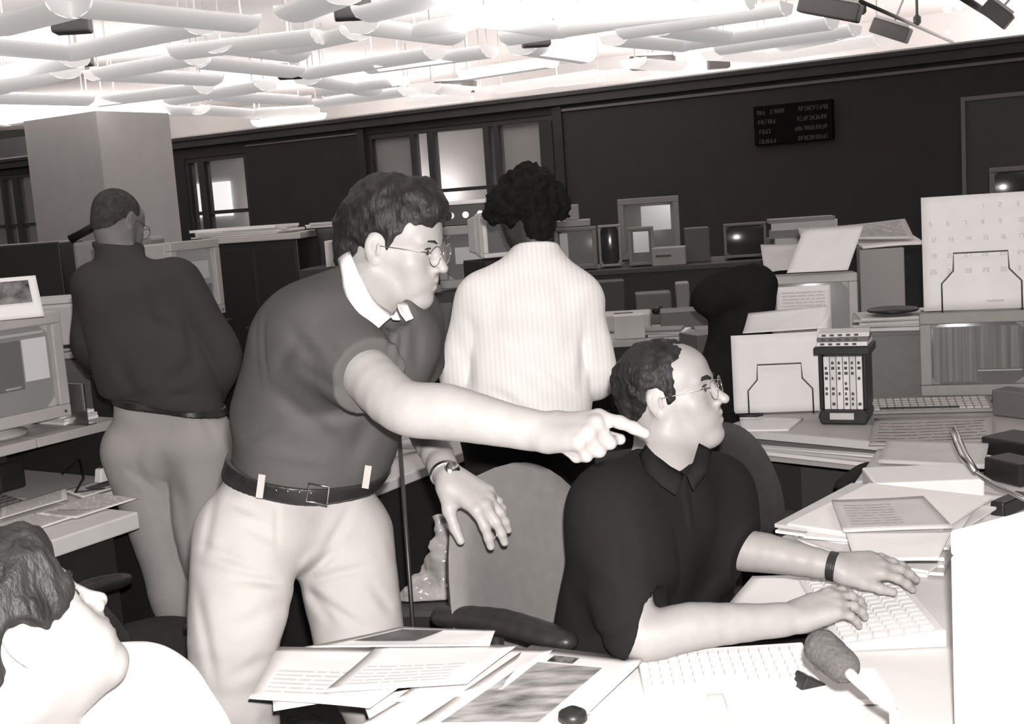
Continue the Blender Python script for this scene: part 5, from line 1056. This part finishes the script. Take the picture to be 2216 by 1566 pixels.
    T.cap(U(592, 1030, 2.58), U(702, 1030, 2.68), .090, .088, .04); T.noise(.004, 9, off=2); T0 = list(T.ops); T.plane(bp+bn*.004, -bn, .01)
    shirt = sdf_obj('polo_shirt', T, POLO, .0055, body)
    # cuff band of the near sleeve, collar and placket
    m = MB()
    def strip(inner, outer, th, nu=10):
        I = [U(*a) for a in inner]; O = [U(*a) for a in outer]
        def cr(P, t):
            t = t*(len(P)-1); i = min(int(t), len(P)-2); return lerp(P[i], P[i+1], t-i)
        m.grid(lambda u, v: tuple(lerp(cr(I, u), cr(O, u), v)+TC*(.010*math.sin(math.pi*v))), nu, 4); k = len(m.v)//2
    strip([(757, 545, 2.40), (778, 598, 2.345), (812, 655, 2.33), (852, 682, 2.36)], [(733, 560, 2.42), (744, 630, 2.345), (776, 686, 2.30), (810, 719, 2.285)], .004)
    strip([(858, 672, 2.38), (852, 682, 2.36), (846, 684, 2.36)], [(866, 693, 2.36), (858, 692, 2.34), (850, 690, 2.34)], .003)
    strip([(858, 656, 2.45), (868, 654, 2.46), (881, 656, 2.47)], [(868, 678, 2.39), (880, 694, 2.39), (894, 689, 2.41)], .003)
    co = m.build('collar', WHITEC, body, True, world=True); sm = co.modifiers.new('thick', 'SOLIDIFY'); sm.thickness = .004; sm.offset = 0
    co['label'] = 'white polo collar'
    # trousers
    P = SDF(); ph = lambda a, b, t: lerp(a, b, t)
    top = bp+bn*.03
    P.cap(U(592, 1030, 2.58), U(704, 1030, 2.68), .090, .090, .04); P.cap(U(558, 1140, 2.56), U(712, 1130, 2.72), .108, .108, .05)
    hN, hF = U(530, 1175, 2.54), U(742, 1165, 2.70)
    P.chain([hN, U(520, 1290, 2.50), U(508, 1430, 2.49), V(kn[0]-.01, kn[1]+.03, .45), an+UP*.02], [.108, .102, .088, .080, .072], .05)
    P.chain([hF, U(762, 1290, 2.68), U(788, 1430, 2.66), V(kf[0]+.06, kf[1]+.04, .45), af+UP*.02], [.110, .102, .092, .080, .072], .05)
    for a, b, w_, dp in [((560, 1115, 2.44), (500, 1085, 2.46), .010, .007), ((520, 1130, 2.42), (600, 1170, 2.44), .012, .008), ((430, 1180, 2.42), (560, 1230, 2.42), .012, .009), ((430, 1225, 2.42), (600, 1262, 2.44), .010, .008), ((655, 1250, 2.56), (740, 1180, 2.56), .012, .010),
                         ((655, 1262, 2.56), (800, 1225, 2.56), .012, .010), ((660, 1270, 2.56), (720, 1345, 2.56), .012, .010), ((665, 1275, 2.56), (800, 1370, 2.56), .010, .010), ((640, 1262, 2.5), (460, 1255, 2.42), .012, .009), ((630, 1300, 2.5), (480, 1370, 2.42), .018, .008),
                         ((425, 1270, 2.45), (470, 1500, 2.42), .012, .009), ((580, 1420, 2.42), (480, 1480, 2.40), .014, .006), ((760, 1100, 2.6), (700, 1200, 2.56), .012, .009), ((470, 1050, 2.46), (440, 1200, 2.44), .010, .006), ((600, 1090, 2.46), (600, 1180, 2.44), .006, .005), ((800, 1260, 2.58), (850, 1330, 2.58), .012, .007), ((700, 1180, 2.55), (650, 1235, 2.55), .014, -.006), ((615, 1150, 2.46), (640, 1230, 2.5), .03, .006)]:
        P.fold(a, b, w_, dp)
    P.noise(.0035, 11, off=7); P.noise(.0015, 30, off=9)
    P0 = SDF(); P0.ops = T0+[o for o in P.ops if o[0] != 'n']; P.plane(bp+bn*.014, bn, .006)
    tr = sdf_obj('trousers', P, KHAKI, .0055, body)
    lo, hi = bx(bp, .27)
    belt = band(P0, bp-bn*.004, bn, .019, .004, 'belt', LEATHER, body, .0035, lo, hi)
    # belt loops, buckle
    def surf(px, py, D0):                    # walk along the pixel's ray until the trousers' surface
        for i in range(240):
            p = U(px, py, D0+i*.003); l, d = P0.field(p-.008, p+.008, .008)
            if d[1, 1, 1] < .0085: return p
        return U(px, py, D0+.3)
    for (px, py) in ((566, 1050), (795, 1030)):
        p = surf(px, py, 2.25); m = MB(); x = nrm(np.cross(bn, TC)); f = TC
        q = [p+x*a+bn*b+f*.004 for a, b in ((-.007, -.026), (.007, -.026), (.007, .024), (-.007, .024))]; m.add([tuple(k) for k in q]+[tuple(k+f*.005) for k in q], [(4, 5, 6, 7), (0, 1, 5, 4), (1, 2, 6, 5), (2, 3, 7, 6), (3, 0, 4, 7), (3, 2, 1, 0)])
        m.build('belt_loop', KHAKI, body, world=True)
    p = surf(690, 1068, 2.25); x = nrm(np.cross(bn, TC)); m = MB()
    m.tube([p+TC*.006+x*a+bn*b for a, b in ((-.022, -.019), (.020, -.019), (.020, .019), (-.022, .019))], .0028, 6, closed=True); m.build('buckle', METAL, body, True, world=True)
    m = MB()
    for i in range(4): p = surf(598+i*25, 1060+i*2, 2.25); m.tube([p-TC*.001, p+TC*.003], .0022, 8)
    m.build('belt_eyelets', METAL, body, True, world=True)
    # watch
    dl = nrm(wr2-el2); m = MB(); wc = wr2-dl*.012
    m.tube(ring(wc, dl, .031, .027, RT), .0045, 6, closed=True); m.tube(ring(wc-dl*.006, dl, .031, .027, RT), .0035, 6, closed=True)
    wt = m.build('wristwatch', METAL, body, True, world=True)
    m = MB(); fc = wc+nrm(UP*.4+TC*.75+RT*.5)*.031; fd = nrm(UP*.4+TC*.75+RT*.5); m.tube([fc-fd*.004, fc+fd*.005], [.017, .0155], 20); m.build('watch_case', METAL, wt, True).data.transform(Matrix.Translation(-Vector(body.location)))
    shoe(V(an[0]+.02, an[1]-.02, 0), V(.8, -.6, 0), body); shoe(V(af[0]+.02, af[1]-.02, 0), V(.8, -.6, 0), body)
    return body

# === the man at the keyboard
def seated_man():
    rs, ls = U(1322, 1098, 2.46), U(1548, 1062, 2.72); rh, lh = U(1300, 1520, 2.60), U(1440, 1500, 2.78); nb = U(1432, 1022, 2.56)
    fr = nrm(V(.8, -.62, 0)); Fh = headframe(U(1448, 856, 2.60), -20.8, 11, 1.3, 1.0)
    el, wr = U(1378, 1370, 2.36), U(1716, 1338, 2.39); el2, wr2 = U(1588, 1182, 2.66), U(1806, 1226, 2.56)
    kn, kf = rh+V(.42, -.12, .02), lh+V(.42, -.05, .02); an, af = V(kn[0]+.02, kn[1], .09), V(kf[0]+.02, kf[1], .09)
    root_loc = (float((rh[0]+lh[0])/2), float((rh[1]+lh[1])/2), 0.0)
    S = SDF(); head(S, Fh, nb, .058, 1.15, 1.05)
    torso(S, ls, rs, lh, rh, nb, fr, .08, .075, .07, .03)
    S.chain([rs, lerp(rs, el, .5), el, lerp(el, wr, .35)+UP*.004, lerp(el, wr, .8), wr], [.056, .050, .047, .0445, .032, .028], .03)
    S.chain([ls, lerp(ls, el2, .5), el2, lerp(el2, wr2, .35), wr2], [.054, .047, .043, .040, .0275], .03)
    for a, b, c_ in ((rh, kn, an), (lh, kf, af)): S.chain([a, lerp(a, b, .5), b, lerp(b, c_, .4), c_], [.085, .08, .058, .05, .04], .04); S.cap(c_, c_+V(.13, 0, -.045), .035, .028, .03)
    d1 = nrm(U(1815, 1300, 2.40)-wr); d2 = nrm(U(1905, 1222, 2.56)-wr2)
    hand(S, wr, d1, UP*.93+TC*.36, -1, [(.38, .45, .3), (.42, .48, .3), (.45, .5, .3), (.5, .5, .3)], .20, (.35, .95, .05), 1.04)
    hand(S, wr2, d2, UP*.9+TC*.42, 1, [(.30, .30, .2), (.25, .28, .2), (.24, .26, .2), (.28, .3, .2)], .16, (.45, .95, .22), 1.06)
    hb = bx(Fh[0], .165)
    body = sdf_obj('person', S, SKIN2, .007, None, root_loc, boxes=[(S.bounds()[0], S.bounds()[1], .0075), (hb[0], hb[1], .0021), (*bx(wr+d1*.07, .12), .0022), (*bx(wr2+d2*.07, .12), .0022), (np.minimum(el, wr)-.06, np.maximum(el, wr)+.06, .0045), (np.minimum(el2, wr2)-.06, np.maximum(el2, wr2)+.06, .0045)])
    tag(body, 'seated man in black polo with receding hair and spectacles typing at the desk', 'person')
    head_details(Fh, body); glasses(Fh, body); hairdo(Fh, 'balding', body, HAIR, .0026, 5)
    T = SDF()
    T.chain([lerp(rs, (ls+rs)/2, .2), rs, lerp(rs, el, .5), lerp(rs, el, .92), lerp(el, wr, .08)], [.074, .078, .076, .070, .066], .05)
    T.chain([ls, lerp(ls, el2, .5), el2, lerp(el2, wr2, .2)], [.078, .072, .062, .060], .05)
    T.cutcyl(U(1366, 1368, 2.37), nrm(wr-el)*.9+nrm(el-rs)*.35, .10); pass; T.cutcyl(U(1617, 1180, 2.66), nrm(wr2-el2)*.8+nrm(el2-ls)*.5, .10); pass
    torso(T, ls, rs, lh, rh, nb, fr, .108, .112, .115, .09, .92)
    T.cap(U(1345, 1200, 2.52), U(1320, 1400, 2.58), .105, .11, .08)
    T.cap(nb-UP*.02, hp(Fh, 0, -.01, -.03), .064, .072, .01, op='s'); T.cap(U(1478, 1018, 2.46), U(1455, 960, 2.50), .018, .045, .015, op='s')
    for a, b, w_, dp in [((1380, 1340, 2.3), (1260, 1395, 2.3), .014, .009), ((1330, 1300, 2.3), (1250, 1230, 2.34), .02, .010), ((1480, 1030, 2.42), (1500, 1160, 2.42), .006, -.005), ((1560, 1220, 2.5), (1480, 1330, 2.5), .02, .01), ((1400, 1200, 2.38), (1450, 1320, 2.42), .025, .01), ((1350, 1130, 2.3), (1370, 1260, 2.3), .018, .008)]:
        T.fold(a, b, w_, dp)
    T.noise(.004, 9, off=4); T.plane(V(0, 0, rh[2]-.03), V(0, 0, -1), .01)
    T.plane(lerp(rs, el, .965)+TC*0, nrm(nrm(el-rs)*.9+RT*.42), .006) if False else None
    sdf_obj('polo_shirt', T, POLOD, .0055, body)
    m = MB(); I = [U(1398, 962, 2.50), U(1418, 985, 2.44), U(1450, 1010, 2.43), U(1480, 1026, 2.43)]; O = [U(1383, 985, 2.50), U(1398, 1020, 2.42), U(1430, 1050, 2.395), U(1462, 1072, 2.40)]
    cr = lambda P_, t: lerp(P_[min(int(t*3), 2)], P_[min(int(t*3), 2)+1], t*3-min(int(t*3), 2))
    m.grid(lambda u, v: tuple(lerp(cr(I, u), cr(O, u), v)+TC*.008*math.sin(math.pi*v)), 9, 3)
    I2 = [U(1484, 1026, 2.43), U(1500, 1000, 2.45), U(1512, 960, 2.52)]; O2 = [U(1500, 1062, 2.42), U(1530, 1020, 2.44), U(1540, 975, 2.52)]
    cr2 = lambda P_, t: lerp(P_[min(int(t*2), 1)], P_[min(int(t*2), 1)+1], t*2-min(int(t*2), 1))
    m.grid(lambda u, v: tuple(lerp(cr2(I2, u), cr2(O2, u), v)+TC*.008*math.sin(math.pi*v)), 8, 3)
    co = m.build('collar', POLOD, body, True, world=True); sm = co.modifiers.new('thick', 'SOLIDIFY'); sm.thickness = .004; sm.offset = 0
    P = SDF(); P.cap(rh, lh, .125, .125, .05)
    for a, b, c_ in ((rh, kn, an), (lh, kf, af)): P.chain([a, lerp(a, b, .5), b, lerp(b, c_, .4), c_+UP*.03], [.11, .10, .08, .07, .06], .05)
    P.noise(.004, 10); sdf_obj('trousers', P, BLACKC, .008, body)
    dl = nrm(wr2-el2); m = MB(); wc = wr2-dl*.004
    for k in (-1.5, -.5, .5, 1.5): m.tube(ring(wc+dl*.004*k, dl, .0305, .0285, RT), .0034, 6, closed=True)
    m.build('wristwatch', LEATHER, body, True, world=True)
    shoe(V(an[0]+.02, an[1], 0), V(1, 0, 0), body); shoe(V(af[0]+.02, af[1], 0), V(1, 0, 0), body)
    return body

# === the man in the white striped shirt, seen from behind
def white_shirt_man():
    D = 3.95; ls, rs = U(1040, 648, D), U(1250, 652, D-.02); lh, rh = U(1075, 930, D), U(1205, 925, D); nb = U(1158, 575, D)
    Fh = headframe(U(1138, 460, D+.03), 112, -8, 0, 1.05); fr = V(.05, 1, 0)
    e1, w1 = U(997, 800, D+.02), U(1040, 840, D+.28); e2, w2 = U(1286, 800, D), U(1250, 840, D+.27)
    an, af = V(lh[0]-.02, lh[1], .09), V(rh[0]+.02, rh[1], .09)
    S = SDF(); head(S, Fh, nb, .056); torso(S, ls, rs, lh, rh, nb, fr, .076, .064, .056, .03)
    for s_, e_, w_ in ((ls, e1, w1), (rs, e2, w2)):
        S.chain([s_, lerp(s_, e_, .5), e_, lerp(e_, w_, .4), w_], [.056, .05, .045, .042, .028], .03)
        hand(S, w_, w_-e_, UP+V(0, .2, 0), 1 if s_ is ls else -1, [(.4, .4, .3)]*4, .1, (.5, .6, .4), 1.0)
    for a, c_ in ((lh, an), (rh, af)): S.chain([lerp(a, c_, .1), lerp(a, c_, .45), c_], [.065, .06, .04], .04); S.cap(c_, c_+V(0, .14, -.045), .035, .028, .03)
    hb = bx(Fh[0], .17)
    body = sdf_obj('person', S, SKIND, .008, None, (float(an[0]+af[0])/2, float(an[1]), 0.0), boxes=[(S.bounds()[0], S.bounds()[1], .0085), (hb[0], hb[1], .0035)])
    tag(body, 'bushy haired man in white striped shirt standing with his back turned', 'person')
    head_details(Fh, body, brow=False); hairdo(Fh, 'bushy', body, HAIRB, .004, 9)
    T = SDF(); torso(T, ls, rs, lh, rh, nb, fr, .128, .135, .130, .09, .88)
    for s_, e_, w_ in ((ls, e1, w1), (rs, e2, w2)):
        T.chain([lerp(s_, (ls+rs)/2, .2), s_, lerp(s_, e_, .5), e_-UP*.02, lerp(e_, w_, .3)], [.080, .076, .074, .070, .066], .02)
    T.cap(nb+UP*.0, U(1160, 528, D), .078, .072, .03); T.cap(U(1120, 592, D), U(1045, 642, D), .062, .07, .05); T.cap(U(1196, 592, D), U(1250, 645, D), .062, .07, .05)
    T.plane(U(1155, 530, D), nrm(UP+V(0, .3, 0)), .008)
    for a, b, w_, dp in [((1010, 760, 3.8), (1020, 850, 3.8), .02, .012), ((1265, 720, 3.8), (1258, 840, 3.8), .016, .012), ((1080, 620, 3.8), (1060, 760, 3.8), .03, .006), ((1220, 640, 3.8), (1235, 760, 3.8), .03, .006), ((1090, 800, 3.78), (1190, 880, 3.78), .03, .01), ((1170, 780, 3.78), (1240, 850, 3.78), .02, .01), ((985, 700, 3.8), (1000, 790, 3.8), .02, .006), ((1290, 690, 3.8), (1300, 780, 3.8), .02, .006), ((1060, 840, 3.78), (1150, 900, 3.78), .02, .01)]:
        T.fold(a, b, w_, dp)
    T.noise(.006, 8, off=6); T.noise(.002, 22, off=2); T.plane(U(1150, 905, D), V(.0, 0, -1), .01)
    sdf_obj('shirt', T, STRIPE, .0065, body)
    P = SDF(); P.cap(lh+UP*.04, rh+UP*.04, .125, .125, .05)
    for a, c_ in ((lh, an), (rh, af)): P.chain([a-UP*.05, lerp(a, c_, .5), c_+UP*.03], [.12, .09, .07], .05)
    P.noise(.004, 10); P.plane(U(1150, 897, D), V(0, 0, 1), .01); sdf_obj('trousers', P, BLACKC, .008, body)
    shoe(an-UP*.09, V(0, 1, 0), body); shoe(af-UP*.09, V(0, 1, 0), body); return body

# === the man in the dark shirt on the left, seen from behind
def dark_shirt_man():
    D = 4.55; ls, rs = U(208, 622, D), U(388, 612, D-.05); lh, rh = U(305, 905, D), U(432, 890, D-.08); nb = U(262, 565, D)
    Fh = headframe(U(256, 484, D+.08), 62, -26, 6, 1.04); fr = V(.22, 1, 0)
    e1, w1 = U(192, 745, D+.10), U(215, 800, D+.36); e2, w2 = U(484, 772, D-.05), U(440, 905, D+.08)
    an, af = H(395, 1380, .12), H(470, 1400, .10); an = V(*(lh+V(.10, 0, 0)-UP*(lh[2]-.09))); af = V(*(rh+V(.08, 0, 0)-UP*(rh[2]-.09)))
    S = SDF(); head(S, Fh, nb, .060); torso(S, ls, rs, lh, rh, nb, fr, .076, .064, .056, .03)
    for s_, e_, w_, sd in ((ls, e1, w1, 1), (rs, e2, w2, -1)):
        S.chain([s_, lerp(s_, e_, .5), e_, lerp(e_, w_, .4), w_], [.056, .05, .045, .042, .028], .03)
        hand(S, w_, w_-e_, UP+RT*.3*(-sd), sd, [(.3, .3, .3)]*4, .1, (.5, .6, .4), 1.0)
    for a, c_ in ((lh, an), (rh, af)): S.chain([lerp(a, c_, .1), lerp(a, c_, .45), c_], [.065, .06, .04], .04); S.cap(c_, c_+V(.03, .14, -.045), .035, .028, .03)
    hb = bx(Fh[0], .17)
    body = sdf_obj('person', S, SKINB, .008, None, (float(an[0]+af[0])/2, float(an[1]), 0.0), boxes=[(S.bounds()[0], S.bounds()[1], .0085), (hb[0], hb[1], .0035)])
    tag(body, 'close cropped man in dark long sleeved shirt and khakis standing with his back turned', 'person')
    head_details(Fh, body, brow=False); glasses(Fh, body, DMETAL); hairdo(Fh, 'cropped', body, HAIRC, .004, 3)
    T = SDF(); torso(T, ls, rs, lh, rh, nb, fr, .128, .140, .135, .09, .9)
    T.cap(U(262, 680, D), U(310, 820, D), .14, .14, .08)
    for s_, e_, w_ in ((ls, e1, w1), (rs, e2, w2)):
        T.chain([lerp(s_, (ls+rs)/2, .2), s_, lerp(s_, e_, .5), e_, lerp(e_, w_, .5), lerp(e_, w_, .9)], [.088, .084, .075, .066, .060, .052], .04)
    T.cap(nb, hp(Fh, 0, -.03, -.070), .070, .068, .03); T.cap(nb+UP*.02, hp(Fh, 0, -.03, -.03), .055, .060, .006, op='s')
    T.cap(U(262, 575, D), U(266, 545, D+.03), .085, .080, .03); T.plane(U(264, 527, D), nrm(UP+RT*.12), .01)
    for a, b, w_, dp in [((310, 690, 4.4), (400, 730, 4.38), .03, .016), ((370, 830, 4.38), (430, 770, 4.36), .03, .016), ((230, 880, 4.4), (330, 850, 4.38), .02, .010), ((300, 600, 4.4), (330, 700, 4.4), .03, .010), ((400, 690, 4.38), (420, 780, 4.36), .02, .012), ((250, 770, 4.38), (300, 870, 4.38), .03, .01), ((360, 860, 4.36), (420, 850, 4.36), .02, .012)]:
        T.fold(a, b, w_, dp)
    bp = U(368, 874, D-.05); bn = nrm(UP+RT*.20-V(0, .0, 0)); T.noise(.007, 8, off=8); T.plane(bp, -bn, .012)
    sdf_obj('shirt', T, SHIRTD, .0075, body)
    P = SDF(); P.cap(bp-RT*.085, bp+RT*.075, .122, .118, .05); P.cap(U(312, 960, D), U(425, 955, D-.05), .142, .135, .06)
    P.chain([U(300, 985, D), U(325, 1080, D), U(362, 1210, D), U(385, 1300, D), an+UP*.03], [.130, .118, .100, .092, .075], .05)
    P.chain([U(432, 980, D-.05), U(440, 1100, D-.05), U(455, 1220, D-.05), af+UP*.03], [.128, .110, .095, .075], .05)
    for a, b, w_, dp in [((290, 1000, 4.36), (330, 1060, 4.36), .02, .012), ((270, 1010, 4.38), (350, 1070, 4.38), .014, .012), ((345, 980, 4.34), (395, 1090, 4.36), .03, .014), ((300, 960, 4.38), (290, 1060, 4.36), .02, .008), ((380, 1000, 4.36), (410, 1200, 4.36), .03, .012), ((440, 900, 4.34), (470, 970, 4.34), .02, .010), ((330, 1060, 4.36), (360, 1200, 4.38), .02, .008)]:
        P.fold(a, b, w_, dp)
    P.noise(.005, 10, off=5); P0 = SDF(); P0.ops = list(P.ops); P.plane(bp+bn*.012, bn, .008); sdf_obj('trousers', P, KHAKI2, .0075, body)
    lo, hi = bx(bp, .27); band(P0, bp-bn*.0, bn, .017, .008, 'belt', LEATHER, body, .005, lo, hi)
    shoe(an-UP*.09, V(.2, 1, 0), body); shoe(af-UP*.09, V(.2, 1, 0), body); return body

# === the person close to the camera, bottom left, head thrown back
def near_person():
    Fh = headframe(U(28, 1387, 1.50), 46, 25, 18, 1.0); nb = U(20, 1590, 1.56); ls, rs = U(370, 1640, 1.86), U(-90, 1760, 1.52)
    lh, rh = nb+V(.05, .1, -.50), nb+V(-.05, -.08, -.50); fr = V(.9, .1, 0)
    S = SDF(); head(S, Fh, nb, .062, .9, 1.0); torso(S, ls, rs, lh, rh, nb, fr, .09, .09, .10)
    for s_, k in ((ls, 1), (rs, -1)):
        e_ = s_+V(.02, .03*k, -.27); w_ = e_+V(.17, .16, .0); S.chain([s_, e_, w_], [.056, .045, .028], .03); hand(S, w_, V(.8, .6, 0), UP, k, [(.3, .3, .2)]*4)
    knees = [h_+V(.34, .24, 0) for h_ in (lh, rh)]
    for h_, k_ in zip((lh, rh), knees): S.chain([h_, k_, V(k_[0], k_[1], .09)], [.09, .06, .04], .04); S.cap(V(k_[0], k_[1], .09), V(k_[0]+.13, k_[1], .04), .035, .03, .03)
    hb = bx(Fh[0], .175)
    body = sdf_obj('person', S, SKIN, .008, None, (float(nb[0]), float(nb[1]), 0.0), boxes=[(S.bounds()[0], S.bounds()[1], .009), (hb[0], hb[1], .0024)])
    tag(body, 'person nearest the camera in a white shirt, dark fringe, head thrown back', 'person')
    head_details(Fh, body); hairdo(Fh, 'fringe', body, HAIR, .003, 12)
    T = SDF(); torso(T, ls, rs, lh, rh, nb, fr, .125, .13, .13, .09, .9)
    T.chain([nb+V(.04, .05, -.06), U(300, 1520, 1.80), ls], [.085, .085, .085], .06); T.cap(U(240, 1530, 1.75), U(330, 1640, 1.85), .07, .10, .05)
    for s_, k in ((ls, 1), (rs, -1)): e_ = s_+V(.02, .03*k, -.27); T.chain([s_, e_, e_+V(.08, .07, 0)], [.088, .075, .065], .04)
    T.cap(nb-UP*.05, hp(Fh, 0, -.01, -.05), .066, .074, .01, op='s'); T.noise(.004, 9)
    sdf_obj('shirt', T, WHITEC, .007, body)
    P = SDF(); P.cap(lh, rh, .13, .13, .05)
    for h_, k_ in zip((lh, rh), knees): P.chain([h_, k_, V(k_[0], k_[1], .12)], [.11, .08, .06], .05)
    sdf_obj('trousers', P, BLACKC, .012, body)
    for k_ in knees: shoe(V(k_[0]+.02, k_[1], 0), V(1, 0, 0), body)
    return body
import time as _t
for fn in (pointing_man, seated_man, white_shirt_man, dark_shirt_man, near_person):
    t0 = _t.time(); fn(); print('PEOPLE', fn.__name__, round(_t.time()-t0, 1))
